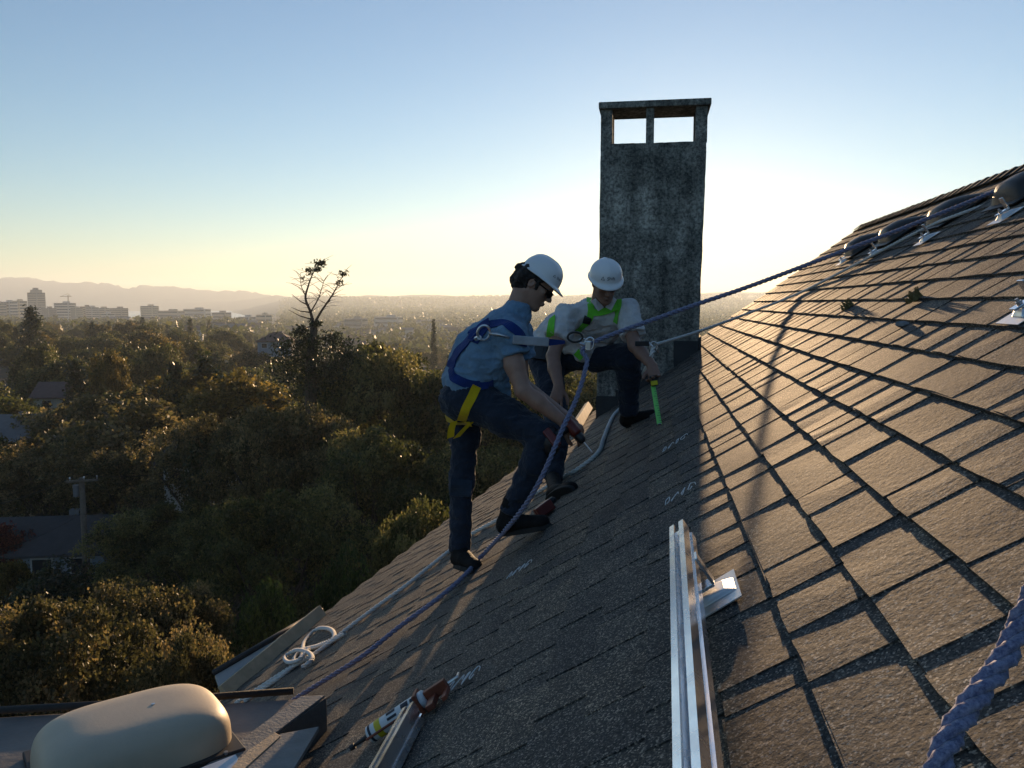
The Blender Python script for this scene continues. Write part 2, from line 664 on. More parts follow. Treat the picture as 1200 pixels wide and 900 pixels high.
def tab_visible(tb):
    P = rp(tb[0] - tb[2] / 2, tb[1] + EXPO / 2)
    f = P.dot(FW)
    if f < 0.3:
        return 0
    x = 600 + FPX * P.dot(RT) / f
    y = 450 - FPX * P.dot(UP) / f
    if not (-30 < x < 1230 and 0 < y < 930):
        return 0
    if x < 390 and y > 812:
        return 0
    return tb[2] * abs((P.normalized()).dot(RN)) / f ** 2


order = sorted(range(len(tabs)), key=lambda i: -tab_visible(tabs[i]))
meshes = {}
for key, (v, f) in shapes.items():
    meshes[key] = [mesh_np('shingle', v, f, [MAT['shingle']], attr=np.full(len(v), tv)) for tv in (0.15, 0.4, 0.62, 0.95)]
for i in order[:300]:
    a, S, w, k, z = tabs[i]
    o = link('shingle', meshes[(w, k)][rr.randrange(4)])
    M = TM.to_4x4()
    M.translation = rp(a, S, z)
    o.parent = roof
    o.matrix_parent_inverse = roof.matrix_parent_inverse.inverted() @ Matrix.Translation((0, 0, 9)) if False else Matrix.Identity(4)
    o.matrix_local = M
V, F, T = [], [], []
n = 0
for i in order[300:]:
    a, S, w, k, z = tabs[i]
    v, f = shapes[(w, k)]
    V.append(v @ TMn.T + np.array(rp(a, S, z)))
    F.append(f + n)
    T.append(np.full(len(v), rr.random()))
    n += len(v)
o = link('shingle_field', mesh_np('shingle_field', np.concatenate(V), np.concatenate(F), [MAT['shingle']], attr=np.concatenate(T)), roof)
tag(o, kind='stuff')
me = mesh_np('shingle_lower_layer', lowv, lowf, [MAT['shingle']], attr=lowt)
o = link('shingle_lower_layer', me, roof)
tag(o, kind='stuff')


# ridge caps, rake edge, walls
def ridge_cap_mesh():
    mb = MB()
    L, wd = 0.2, 0.14
    up = Vector((0, 0, 1))
    vs, fs = [], []
    for k, (al, lf) in enumerate(((0, 0.02), (L, 0.008))):
        for q in (-1, -0.35, 0.35, 1):
            if q <= 0:
                p = -RS * (-q) * wd + RN * lf
            else:
                p = RSB * q * wd + RNB * lf
            vs.append(p + RD * al + up * (0.008 if abs(q) < .5 else 0))
    vs += [p - Vector((0, 0, .008)) for p in vs[:4]]
    fs = [(0, 1, 5, 4), (1, 2, 6, 5), (2, 3, 7, 6), (0, 8, 9, 1), (1, 9, 10, 2), (2, 10, 11, 3)]
    return mesh_np('ridge_cap', vs, fs, [MAT['shingle']], attr=[0.4] * 12)


cap_me = ridge_cap_mesh()
a = 2.0
while a < rake(RIDGE) - 0.1:
    o = link('ridge_cap', cap_me, roof)
    o.matrix_local = Matrix.Translation(rp(a, RIDGE, 0.004) + Vector((0, 0, rr.uniform(-.002, .003))))
    a += EXPO
mb = MB()
for i in range(len(_rs) - 1):
    p0, p1 = rp(_ra[i], _rs[i]), rp(_ra[i + 1], _rs[i + 1])
    q = [p0 - RD * .005, p1 - RD * .005, p1 + RD * .03, p0 + RD * .03]
    mb.hexa([p - RN * 0.17 for p in q] + [p - RN * 0.008 for p in q])
o = mb.build('rake_board', MAT['darktrim'], roof)
mb = MB()
w0 = [rp(-1.0, EAVE + .5, 0), rp(6.0, EAVE + .5, 0), rp(6.6, 0, 0), rp(6.6, RIDGE, 0), rp(6.6, RIDGE, 0) + RU * 4, rp(-1, RIDGE, 0) + RU * 4]
base = [Vector((p.x, p.y, -10.5)) for p in w0]
tops = [Vector((p.x, p.y, -3.9)) for p in w0]
n = 6
mb.add(base + tops, [tuple(range(5, -1, -1)), tuple(range(6, 12))] + [(i, (i + 1) % 6, 6 + (i + 1) % 6, 6 + i) for i in range(6)])
MAT['stucco'] = plain('cream_stucco', (0.42, 0.38, 0.31), 0.9, 0, 0.12, 3, 0.3, 40)
hchild(mb.build('wall', MAT['stucco']))
# gable triangle under the far rake
mb = MB()
tri = [rp(6.5, EAVE + .5, -.15), rp(6.5, RIDGE, -.2), rp(6.5, RIDGE, -.2) + RSB * 4.2]
lowp = [Vector((tri[0].x, tri[0].y, -3.9)), Vector((tri[2].x, tri[2].y, -3.9))]
tri2 = [p - RD * 0.2 for p in tri + lowp]
poly = [tri[0], tri[1], tri[2], lowp[1], lowp[0]]
poly2 = [p - RD * .2 for p in poly]
mb.add(poly + poly2, [(0, 1, 2, 3, 4), (9, 8, 7, 6, 5)] + [(i, (i + 1) % 5, 5 + (i + 1) % 5, 5 + i) for i in range(5)])
hchild(mb.build('gable_wall', MAT['stucco']))

# ------------------------------------------------------------------ chimney
A_C = 7.75


def on_a(px, py, a):
    v = ray(px, py)
    return v * (a / v.dot(RD))


def roof_z(P):
    return -RH + RT_T * P.dot(RU)


c_tl, c_tr = on_a(704, 167, A_C), on_a(828, 167, A_C)
c_bl, c_br = on_a(700, 420, A_C), on_a(818, 420, A_C)
dirl = (c_bl - c_tl) / (c_bl.z - c_tl.z)
dirr = (c_br - c_tr) / (c_br.z - c_tr.z)
ztop = (c_tl.z + c_tr.z) / 2
zbot = -1.7
DEP = 0.42


def edge(dirv, ref, z):
    return ref + dirv * (z - ref.z)


cb = bmesh.new()
cs = []
for z in (zbot, ztop):
    for (dv, rf) in ((dirl, c_tl), (dirr, c_tr)):
        p = edge(dv, rf, z)
        cs += [p, p + RD * DEP]
vs = [cb.verts.new(p) for p in (cs[0], cs[2], cs[3], cs[1], cs[4], cs[6], cs[7], cs[5])]
for f in ((3, 2, 1, 0), (4, 5, 6, 7), (0, 1, 5, 4), (1, 2, 6, 5), (2, 3, 7, 6), (3, 0, 4, 7)):
    cb.faces.new([vs[i] for i in f])
bmesh.ops.bevel(cb, geom=cb.edges[:], offset=0.008, segments=1, affect='EDGES')
bmesh.ops.subdivide_edges(cb, edges=[e for e in cb.edges if e.calc_length() > 0.2], cuts=38, use_grid_fill=True)
cb.verts.ensure_lookup_table()
co = np.array([v.co for v in cb.verts])
dz = vnoise(co * 7) * 0.003 + vnoise(co * 31) * 0.003
cb.normal_update()
for v, d_ in zip(cb.verts, dz):
    v.co += v.normal * float(d_)
me = bpy.data.meshes.new('chimney')
cb.to_mesh(me)
cb.free()
me.materials.append(MAT['concrete'])
chimney = link('chimney', me)
hchild(chimney)
tag(chimney, 'tall weathered concrete chimney with an open slab cap')
z_op = on_a(765, 126, A_C).z          # underside of the cap slab
z_cap = on_a(765, 118, A_C).z


def cpoint(px, z, off=0.0):
    """point on the front face plane below pixel column px (measured at row 150) at height z, off along RD"""
    p = on_a(px, 150, A_C)
    return Vector((p.x, p.y, z)) + RD * off


for (x0, x1) in ((704, 717.5), (757, 766.5), (815, 829)):
    for off in (0.0, DEP - 0.1):
        l, r_ = cpoint(x0, ztop - .01, off), cpoint(x1, ztop - .01, off)
        mb = MB()
        q = [l, r_, r_ + RD * .1, l + RD * .1]
        mb.hexa(q + [Vector((p.x, p.y, z_op + .005)) for p in q])
        o = mb.build('pillar', MAT['concrete'], chimney, bevel=.006)
l, r_ = cpoint(701.5, z_op, -0.035), cpoint(833, z_op, -0.035)
q = [l, r_, r_ + RD * (DEP + .07), l + RD * (DEP + .07)]
mb = MB()
mb.hexa(q + [Vector((p.x, p.y, z_cap)) for p in q])
mb.build('cap_slab', MAT['concrete'], chimney, bevel=.01)
# stepped flashing up the front of the base
fl = [(817.5, 789, 0.17), (789.5, 768, 0.12), (768.5, 745, 0.15), (745.5, 722, 0.12), (722.5, 699, 0.16)]
for i, (x1, x0, hh) in enumerate(fl):
    pl, pr = on_a(x0, 430, A_C), on_a(x1, 430, A_C)
    zt = roof_z(pl) + hh + 0.03 if i % 2 else roof_z(pr) + hh * .55
    mb = MB()
    off = -0.018 - 0.004 * (i % 2)
    q = [Vector((p.x, p.y, 0)) + RD * off for p in (pl, pr)]
    q = [q[0], q[1], q[1] + RD * .03, q[0] + RD * .03]
    lo = [Vector((p.x, p.y, roof_z(p) - .05)) for p in q]
    hi = [Vector((p.x, p.y, zt)) for p in q]
    mb.hexa(lo + hi)
    mb.build('flashing', MAT['flash'] if i != 1 else MAT['concrete'], chimney)
# flashing on the sunny side of the chimney
pr = on_a(818.5, 430, A_C)
mb = MB()
q = [pr + RD * -.01, pr + RD * (DEP + .02), pr + RD * (DEP + .02) + RU * .02, pr + RD * -.01 + RU * .02]
mb.hexa([Vector((p.x, p.y, roof_z(p) - .05)) for p in q] + [Vector((p.x, p.y, roof_z(p) + .12)) for p in q])
mb.build('flashing', MAT['flash'], chimney)

# ------------------------------------------------------------------ roof vents near the ridge
def vent_mesh():
    """low hooded vent: local x along the course (towards camera -), y up-slope, z normal"""
    nu, nv = 20, 12
    vs, fs = [], []
    W, L, Hh = 0.175, 0.17, 0.1
    for j in range(nv + 1):
        f = j / nv
        for i in range(nu + 1):
            g = -1 + 2 * i / nu
            # superellipse hood, steep lip on the down-slope side, fading up-slope
            x = W * g
            edge_ = (1 - abs(g) ** 3.2) ** 0.5
            y = -L * 0.9 + 2 * L * f
            prof = min(1.0, (f / 0.16) ** 0.5) * (1 - max(0, (f - 0.35) / 0.65) ** 1.6)
            vs.append((x, y, Hh * edge_ * prof))
    for j in range(nv):
        for i in range(nu):
            a_ = j * (nu + 1) + i
            fs.append((a_, a_ + 1, a_ + nu + 2, a_ + nu + 1))
    return mesh_np('roof_vent', vs, fs, [MAT['vent']], smooth=True)


def flange_mesh():
    mb = MB()
    mb.box((0, 0.0, 0.012), 0.4, 0.38, 0.006)
    me = bpy.data.meshes.new('flange')
    me.from_pydata(mb.v, [], mb.f)
    me.materials.append(MAT['vent'])
    return me


vm, fm = vent_mesh(), flange_mesh()
for i, (px, py) in enumerate(((1003, 283), (1046, 266), (1107, 243), (1192, 213))):
    P = on_roof(px, py + 4, 0.06)
    a_, S_, _ = to_roof(P)
    S_ = min(S_ + .05, RIDGE - 0.2)
    o = link('roof_vent', vm)
    hchild(o)
    M = TM.to_4x4()
    M.translation = rp(a_, S_, 0.008)
    o.matrix_parent_inverse = Matrix.Identity(4)
    o.matrix_local = Matrix.Translation((0, 0, 9)) @ M
    f_ = link('flange', fm, o)

# ------------------------------------------------------------------ solar mounts: flashing plate, standoff foot, bolt


def make_mount():
    t = bpy.data.objects.new('roof_mount', None)
    COL.objects.link(t)
    mb = MB()
    mb.box((0, -0.01, 0), 0.17, 0.15, 0.0025)
    mb.build('flashing_plate', MAT['plate'], t)
    mb = MB()      # raised cone block
    mb.hexa([Vector(p) for p in ((-.04, -.05, .001), (.04, -.05, .001), (.04, .06, .001), (-.04, .06, .001), (-.028, -.03, .022), (.028, -.03, .022), (.028, .035, .012), (-.028, .035, .012))])
    mb.build('base_block', MAT['plate'], t, bevel=.004)
    mb = MB()
    mb.box((0, -.012, .028), .045, .07, .008)
    mb.box((-.0, .022, .062), .045, .007, .068)
    mb.build('foot_bracket', MAT['alu'], t, bevel=.0015)
    mb = MB()
    mb.tube([(0, -.018, .02), (0, -.018, .052)], .006, 8)
    mb.tube([(0, -.018, .033), (0, -.018, .042)], .011, 6)
    mb.build('bolt', MAT['steel'], t)
    return t


mount0 = make_mount()
mounts = [((990, 305), 'aluminium roof mount below the dark vent farthest from the ridge rope anchor'),
          ((1026, 297), 'aluminium roof mount on shingles between two dark vents'),
          ((1087, 279), 'aluminium roof mount below the third dark ridge vent'),
          ((1180, 252), 'large aluminium roof mount with upright foot high on the sunlit slope'),
          ((1208, 362), 'bare aluminium roof mount plate lying alone on sunlit shingles'),
          ((834, 700), 'aluminium roof mount with bolted foot carrying the long rail')]
for i, ((px, py), lb) in enumerate(mounts):
    o = mount0 if i == 0 else copy_tree(mount0)
    M = TM.to_4x4()
    M.translation = on_roof(px, py, 0.011)
    o.matrix_world = M @ Matrix.Scale(1.0 if i == 5 else .85, 4)
    tag(o, lb, 'roof mount', 'solar roof mounts on the shingles')

# ------------------------------------------------------------------ aluminium rails


def rail_profile(w=0.04, h=0.058):
    s = 0.007      # slot half width
    return [(-w / 2, 0), (w / 2, 0), (w / 2, h * .3), (w / 2 - .005, h * .34), (w / 2 - .005, h * .5), (w / 2, h * .54), (w / 2, h),
            (s, h), (s, h - .006), (s + .006, h - .008), (s + .006, h - .02), (-s - .006, h - .02), (-s - .006, h - .008), (-s, h - .006), (-s, h),
            (-w / 2, h), (-w / 2, h * .54), (-w / 2 + .005, h * .5), (-w / 2 + .005, h * .34), (-w / 2, h * .3)]


def make_rail(name, p_far, length, label, yaw=0.0, roll=0.0):
    mb = MB()
    ez = (-RD * math.cos(yaw) + RS * math.sin(yaw)).normalized()
    ey = (RN * math.cos(roll) + RS * math.sin(roll)).normalized()
    ex = ey.cross(ez)
    ey = ez.cross(ex)
    mb.prism(rail_profile(), p_far, ex, ey, ez, length)
    o = mb.build(name, MAT['alu'])
    tag(o, label, 'rail', 'aluminium solar rails on the roof')
    return o


P2 = on_roof(793, 614, 0.11)
p_far = P2 - RN * 0.055
bot = on_roof(806, 900, 0.11)
da, dS = to_roof(bot)[0] - to_roof(P2)[0], to_roof(bot)[1] - to_roof(P2)[1]
make_rail('solar_rail', p_far, 2.4, 'long silver aluminium rail standing on the mount beside the chimney shadow edge', math.atan2(dS, -da), 0.0)
P1 = on_roof(478, 826, 0.07)
bot = on_roof(437, 900, 0.07)
da, dS = to_roof(bot)[0] - to_roof(P1)[0], to_roof(bot)[1] - to_roof(P1)[1]
make_rail('solar_rail', P1 - RN * 0.058, 1.9, 'silver aluminium rail lying across the caulking gun on shaded shingles', math.atan2(dS, -da))

# ------------------------------------------------------------------ caulking gun with cartridge under the short rail
gun = empty('caulking_gun', 'rusty red caulking gun with a white sealant cartridge lying on the shingles', 'caulking gun')
g0 = on_roof(412, 876, 0.035)      # nozzle tip
g1 = on_roof(432, 862, 0.035)
g2 = on_roof(492, 822, 0.035)      # frame back
g3 = on_roof(536, 793, 0.03)       # rod end
gd = (g2 - g1).normalized()
gs = RN.cross(gd).normalized()


def ring_text(body, size, mat, name, parent, place):
    cu = bpy.data.curves.new(name, 'FONT')
    cu.body = body
    cu.size = size
    cu.align_x = 'CENTER'
    cu.align_y = 'CENTER'
    cu.resolution_u = 3
    ob = bpy.data.objects.new(name + '_tmp', cu)
    COL.objects.link(ob)
    bpy.context.view_layer.update()
    me = bpy.data.meshes.new_from_object(ob.evaluated_get(bpy.context.evaluated_depsgraph_get()))
    bpy.data.objects.remove(ob)
    for v in me.vertices:
        v.co = place(v.co.x, v.co.y)
    me.materials.clear()
    me.materials.append(mat)
    me.name = name
    return link(name, me, parent)


mb = MB()
mb.tube([g1, g1 + gd * .006, g1 + gd * .2, g1 + gd * .205], [.016, .025, .025, .02], 18)
cart = mb.build('cartridge', MAT['tubewhite'], gun, smooth=False)
mb = MB()
mb.tube([g0, g0 + (g1 - g0) * .5, g1], [.0035, .006, .009], 10)
mb.tube([g0 - (g1 - g0).normalized() * .004, g0 + (g1 - g0) * .18], [.009, .009], 10)
mb.build('nozzle', MAT['black'], gun)
mb = MB()
mb.tube([g1 + gd * .035, g1 + gd * .055], [.0257, .0257], 18, cap=False)
mb.build('print_band', MAT['labelyellow'], cart)
mb = MB()
mb.tube([g1 + gd * .012, g1 + gd * .02], [.0256, .0256], 18, cap=False)
mb.build('print_band', MAT['ink'], cart)
upv = (RN * .75 - RD * .66)
upv = (upv - gd * upv.dot(gd)).normalized()
sdv = gd.cross(upv)
gc = g1 + gd * .1


def wrapc(x, y):
    an = y / .0258
    return gc + gd * x + (upv * math.cos(an) - sdv * math.sin(an)) * .0259


for k_, (xa, xb, ya, yb) in enumerate(((-.02, .01, .004, .016), (-.02, .012, -.012, -.004), (.03, .055, -.006, .012), (.062, .085, -.004, .008))):
    mb = MB()
    mb.add([wrapc(xa + (xb - xa) * i / 3, ya + (yb - ya) * j / 2) for i in range(4) for j in range(3)], [(i * 3 + j, i * 3 + j + 1, i * 3 + j + 4, i * 3 + j + 3) for i in range(3) for j in range(2)])
    mb.build('print_patch', MAT['ink'], cart)
mb = MB()
mb.box(g2, .012, .06, .06, Matrix((gd, gs, RN)).transposed())
mb.box(g2 + gd * .05 + RN * .0, .09, .022, .035, Matrix((gd, gs, RN)).transposed())
mb.box(g2 + gd * .045 - gs * .045 - RN * .01, .025, .085, .018, Matrix((gd, gs, RN)).transposed())
mb.build('body', MAT['toolorange'], gun, bevel=.003)
mb = MB()
mb.box(g2 + gd * .09 - gs * .04 - RN * .012, .014, .075, .012, Matrix((gd, gs, RN)).transposed())
mb.build('trigger', MAT['toolorange'], gun, bevel=.002)
mb = MB()
rodpts = [g1 + gd * .19, g3 - gd * .012]
mb.tube(rodpts, .004, 8)
mb.tube(spline([g3 - gd * .012, g3, g3 + gs * .01, g3 + gs * .028], 3), .004, 8)
mb.build('push_rod', MAT['steel'], gun)
mb = MB()
for sg in (-1, 1):
    mb.tube([g1 + gs * .027 * sg, g2 + gs * .027 * sg], .004, 6)
mb.build('cradle', MAT['toolorange'], gun)

# ------------------------------------------------------------------ chalk marks (flat print on the shingles)


def chalk(px, py, size, seed, label):
    r = random.Random(seed)
    a0, S0, _ = to_roof(on_roof(px, py, .012))
    mb = MB()
    for k in range(4):
        pts = []
        x0 = (k - 1.5) * size * .42
        for j in range(7):
            tt = j / 6
            x = x0 + size * .2 * math.sin(tt * 5 + k + r.uniform(-.3, .3)) * (1 if k % 2 else .6) + r.uniform(-.003, .003)
            y = size * .38 * math.cos(tt * 6.2 + k * 1.7) + r.uniform(-.004, .004)
            pts.append(rp(a0 - y * 1.2, S0 + x, .0115))
        mb.tube(spline(pts, 4), .0017, 5)
    o = mb.build('chalk_mark', MAT['chalk'])
    tag(o, label, 'chalk mark', 'chalk layout marks on the shingles')


chalk(541, 797, .075, 1, 'white chalk scribble beside the caulking gun rod')
chalk(608, 667, .075, 2, 'white chalk scribble on shaded shingles uphill from the boots')
chalk(796, 578, .08, 3, 'white chalk scribble just above the end of the long rail')
chalk(790, 519, .085, 4, 'white chalk scribble below the green measuring tape')

# debris on the sunlit slope
for i, (px, py, lb) in enumerate(((1072, 352, 'dry yellowish moss tuft casting a long shadow on sunlit shingles'), (994, 360, 'small dry moss tuft farther along the sunlit shingles'))):
    P = on_roof(px, py, .004)
    mb = MB()
    r = random.Random(i)
    for k in range(26):
        q = P + RD * r.uniform(-.03, .03) + RS * r.uniform(-.03, .03)
        mb.tube([q, q + RN * r.uniform(.015, .045) + RS * r.uniform(-.02, .02)], [.006, .002], 4)
    tag(mb.build('moss_tuft', MAT['moss']), lb, 'moss')
P = on_roof(1058, 380, .004)
bm = bmesh.new()
bmesh.ops.create_icosphere(bm, subdivisions=2, radius=.022)
for v in bm.verts:
    v.co = Vector((v.co.x * 1.2, v.co.y, v.co.z * .6)) * (1 + .12 * math.sin(v.co.x * 300 + v.co.y * 170))
me = bpy.data.meshes.new('pebble')
bm.to_mesh(me)
bm.free()
me.materials.append(MAT['pebble'])
o = link('pebble', me, None, P)
tag(o, 'small rounded grey pebble resting on sunlit shingles', 'pebble')

# ------------------------------------------------------------------ flat grey dormer top with tan skylight dome, lower left
ZT = -1.40


def on_z(px, py, z=ZT):
    v = ray(px, py)
    return v * (z / v.z)


top = [on_z(383, 817), on_z(-90, 846), on_z(-190, 1010), on_z(205, 950)]
mb = MB()
mb.hexa([Vector((p.x, p.y, ZT - 1.3)) for p in top] + [p for p in top])
dormer = mb.build('flat_dormer', MAT['tray'], bevel=.004)
hchild(dormer)
tag(dormer, 'flat grey membrane top with black rolled edge')
mb = MB()
mb.tube([on_z(-90, 842) + Vector((0, 0, .014)), on_z(150, 829) + Vector((0, 0, .016)), on_z(344, 814) + Vector((0, 0, .014))], .013, 10)
mb.build('rolled_edge', MAT['rubber'], dormer, smooth=True)
mb = MB()       # metal strip along the right lip
l0, l1 = on_z(381, 818), on_z(215, 945)
iv = Vector((-1, -.1, 0)) * .085
mb.hexa([l0 + Vector((0, 0, .002)), l0 + iv + Vector((0, 0, .002)), l1 + iv + Vector((0, 0, .002)), l1 + Vector((0, 0, .002)),
         l0 + Vector((0, 0, .012)), l0 + iv + Vector((0, 0, .012)), l1 + iv + Vector((0, 0, .012)), l1 + Vector((0, 0, .012))])
mb.build('edge_strip', MAT['greywood'], dormer, bevel=.003)
# dome: rounded rectangular pillow
dome_c = on_z(158, 886)
ax = Vector((0.80, 0.60, 0))
ay = Vector((-0.60, 0.80, 0))
nu, nv = 72, 22
vs, fs = [], []
LX, LY, HZ = 0.275, 0.19, 0.13
for j in range(nv + 1):
    ph = (j / nv) * math.pi / 2
    cz, cr = math.sin(ph) ** 0.62, math.cos(ph) ** 0.42 if j < nv else 0
    for i in range(nu):
        an = 2 * math.pi * i / nu
        cx = math.copysign(abs(math.cos(an)) ** 0.55, math.cos(an))
        cy = math.copysign(abs(math.sin(an)) ** 0.55, math.sin(an))
        vs.append(dome_c + ax * cx * LX * cr + ay * cy * LY * cr + Vector((0, 0, .02 + HZ * cz)))
for j in range(nv):
    for i in range(nu):
        fs.append((j * nu + i, j * nu + (i + 1) % nu, (j + 1) * nu + (i + 1) % nu, (j + 1) * nu + i))
dome = empty('skylight_dome', 'tan rounded plastic skylight dome on the flat grey dormer', 'skylight', dome_c)
me = mesh_np('dome_shell', [Vector(v) - dome_c for v in vs], fs, [MAT['dome']], smooth=True)
link('dome_shell', me, dome)
mb = MB()
MX = Matrix((ax, ay, Vector((0, 0, 1)))).transposed()
mb.box((0, 0, .011), LX * 2.04, LY * 2.06, .02, MX)
mb.build('curb_frame', MAT['darktrim'], dome, bevel=.004)
# plank, wedge and paper on the dormer
mb = MB()
q = [on_z(328, 860, ZT + .03), on_z(374, 851, ZT + .03), on_z(330, 925, ZT + .03), on_z(262, 925, ZT + .03)]
mb.hexa([p - Vector((0, 0, .016)) for p in q] + q)
tag(mb.build('plank', MAT['greywood'], bevel=.002), 'grey weathered plank lying over the edge of the flat dormer', 'plank')
mb = MB()
q = [on_z(290, 880, ZT + .035), on_z(322, 858, ZT + .035), on_z(329, 862, ZT + .035), on_z(270, 915, ZT + .035), on_z(255, 915, ZT + .035)]
mb.add([p - Vector((0, 0, .022)) for p in q] + q, [(4, 3, 2, 1, 0), (5, 6, 7, 8, 9)] + [(i, (i + 1) % 5, 5 + (i + 1) % 5, 5 + i) for i in range(5)])
tag(mb.build('wood_wedge', MAT['wood'], bevel=.002), 'small brown wooden wedge beside the grey plank', 'wood')
mb = MB()
q = [on_z(222, 905, ZT + .02), on_z(276, 884, ZT + .035), on_z(279, 889, ZT + .03), on_z(262, 930, ZT + .02), on_z(215, 930, ZT + .02)]
mb.add([p - Vector((0, 0, .0015)) for p in q] + q, [(4, 3, 2, 1, 0), (5, 6, 7, 8, 9)] + [(i, (i + 1) % 5, 5 + (i + 1) % 5, 5 + i) for i in range(5)])
tag(mb.build('paper_sheet', MAT['paper']), 'white paper sheet lying on the flat dormer by the dome', 'paper')

# ------------------------------------------------------------------ timber board and pale metal eave panel at the roof's low corner
b0, b1 = on_roof(266, 818, .0), on_roof(381, 722, .0)
bd = (b1 - b0).normalized()
bs = RN.cross(bd).normalized()
mb = MB()
mb.box((b0 + b1) / 2 + RN * .045, (b1 - b0).length, .05, .11, Matrix((bd, bs, RN)).transposed())
board = mb.build('timber_board', MAT['wood'], bevel=.004)
tag(board, 'bare timber board lying along the low corner of the roof, its edge sunlit', 'board')
mb = MB()
m_ = b0 + (b1 - b0) * .58 + RN * .045
mb.box(m_ - bs * .0, .07, .056, .116, Matrix((bd, bs, RN)).transposed())
mb.build('splice_block', MAT['wood'], board, bevel=.003)
pan = empty('eave_panel', 'pale metal eave panel with dark rim beyond the timber board', 'panel')
e0, e1 = at(252, 790, b0.y + .12), at(377, 716, b1.y + .12)
i0, i1 = b0 + bs * .03 + RN * .02, b1 + bs * .03 + RN * .03
if (i0 - e0).length > (b0 - bs * .03 + RN * .02 - e0).length:
    i0, i1 = b0 - bs * .03 + RN * .02, b1 - bs * .03 + RN * .03
dn = Vector((0, 0, -.03))
mb = MB()
mb.hexa([i0 + dn, i1 + dn, e1 + dn, e0 + dn, i0, i1, e1, e0])
mb.build('sheet', MAT['palepaint'], pan)
mb = MB()
mb.tube([e0 + Vector((-.01, 0, .01)), e1 + Vector((0, 0, .01))], .022, 8)
mb.build('rim', MAT['darktrim'], pan, smooth=True)
# sunlit bare board end at the rake beside the chimney
w0_, w1_ = on_roof(680, 503, .0), on_roof(693, 480, .0)
wd_ = (w1_ - w0_).normalized()
ws_ = RN.cross(wd_).normalized()
mb = MB()
mb.box((w0_ + w1_) / 2 + RN * .05, (w1_ - w0_).length, .05, .09, Matrix((wd_, ws_, RN)).transposed())
tag(mb.build('timber_block', MAT['wood'], bevel=.003), 'short sunlit timber block at the roof edge beside the chimney foot', 'wood block')

# ------------------------------------------------------------------ ropes


def rope_mesh(name, pts, R, mat, label, pitch=None, per=10, strands=3, sides=6, parent=None):
    """three-strand laid rope along a smooth path"""
    path = spline(pts, per)
    # resample evenly
    dd = [0]
    for i in range(1, len(path)):
        dd.append(dd[-1] + (path[i] - path[i - 1]).length)
    L = dd[-1]
    pitch = pitch or R * 7.0
    step = pitch / 7
    n = max(8, int(L / step))
    P = np.array([[p.x, p.y, p.z] for p in path])
    sv = np.linspace(0, L, n)
    Q = np.stack([np.interp(sv, dd, P[:, k]) for k in range(3)], 1)
    T_ = np.gradient(Q, axis=0)
    T_ /= np.linalg.norm(T_, axis=1, keepdims=True) + 1e-9
    A = np.zeros_like(Q)
    a0 = np.cross(T_[0], [0.3, 0.2, 0.9])
    a0 /= np.linalg.norm(a0)
    for i in range(n):
        a0 = a0 - T_[i] * a0.dot(T_[i])
        a0 /= np.linalg.norm(a0)
        A[i] = a0
    B = np.cross(T_, A)
    Vs, Fs = [], []
    base = 0
    rs, ro = R * 0.56, R * 0.5
    for k in range(strands):
        ph = 2 * math.pi * k / strands + sv / pitch * 2 * math.pi
        C = Q + A * (np.cos(ph) * ro)[:, None] + B * (np.sin(ph) * ro)[:, None]
        ring = []
        for j in range(sides):
            an = 2 * math.pi * j / sides + ph
            ring.append(C + A * (np.cos(an) * rs)[:, None] + B * (np.sin(an) * rs)[:, None])
        ring = np.stack(ring, 1).reshape(-1, 3)
        Vs.append(ring)
        i = np.arange(n - 1)[:, None] * sides
        j = np.arange(sides)[None, :]
        j2 = (j + 1) % sides
        q = np.stack([i + j, i + j2, i + sides + j2, i + sides + j], -1).reshape(-1, 4) + base
        Fs.append(q)
        base += len(ring)
    me = mesh_np(name, np.concatenate(Vs), np.concatenate(Fs), [mat], smooth=True)
    o = link(name, me, parent)
    if label:
        tag(o, label, 'rope')
    return o


KNOT = at(690, 404, 4.05)
ridge_anchor = at(1262, 186, 4.5)
mid = [at(x, y, D) for x, y, D in ((1165, 225, 4.42), (1060, 267, 4.36), (965, 303, 4.3), (880, 335, 4.22), (790, 366, 4.14))]
blue = [ridge_anchor] + mid + [KNOT] + [at(688, 425, 4.0), at(676, 466, 3.9), at(659, 503, 3.78), at(640, 548, 3.72), at(622, 582, 3.74)] \
    + [at(600, 612, 3.84)] + [on_roof(x, y, .028) for x, y in ((566, 650), (545, 674), (515, 700), (470, 733), (430, 765), (395, 788), (352, 815), (330, 832))]
rope_mesh('safety_rope', blue, .0125, MAT['ropeblue'], 'blue and purple twisted lifeline from the ridge past the men to the dormer')
white = [at(1275, 200, 4.9)] + [on_roof(x, y, .02) for x, y in ((1130, 249), (1077, 271), (987, 318), (933, 345))] + [at(880, 366, 6.4), at(820, 388, 5.6), at(768, 404, 5.0)]
rope_mesh('tether_rope', white, .011, MAT['ropewhite'], 'thin white tether rope from the ridge to the snap hook by the chimney')
w2 = [at(766, 406, 5.0), at(757, 432, 5.2)] + [on_roof(x, y, .016) for x, y in ((735, 470), (719, 487), (708, 512), (701, 530), (678, 549), (655, 562), (619, 584), (590, 605), (551, 627), (515, 655), (480, 683), (440, 712), (412, 733), (392, 748), (372, 757), (352, 763), (345, 775), (365, 768), (390, 750), (388, 738), (372, 737), (357, 752), (352, 772), (330, 792), (300, 812), (286, 822))]
rope_mesh('lifeline_rope', w2, .0145, MAT['ropewhite'], 'thick white lifeline lying down the roof with a looped bight at the board')
fg = [at(1240, 640, .62), at(1200, 720, .62), at(1178, 770, .60), at(1145, 815, .58), at(1115, 860, .56), at(1098, 905, .54), at(1090, 960, .53)]
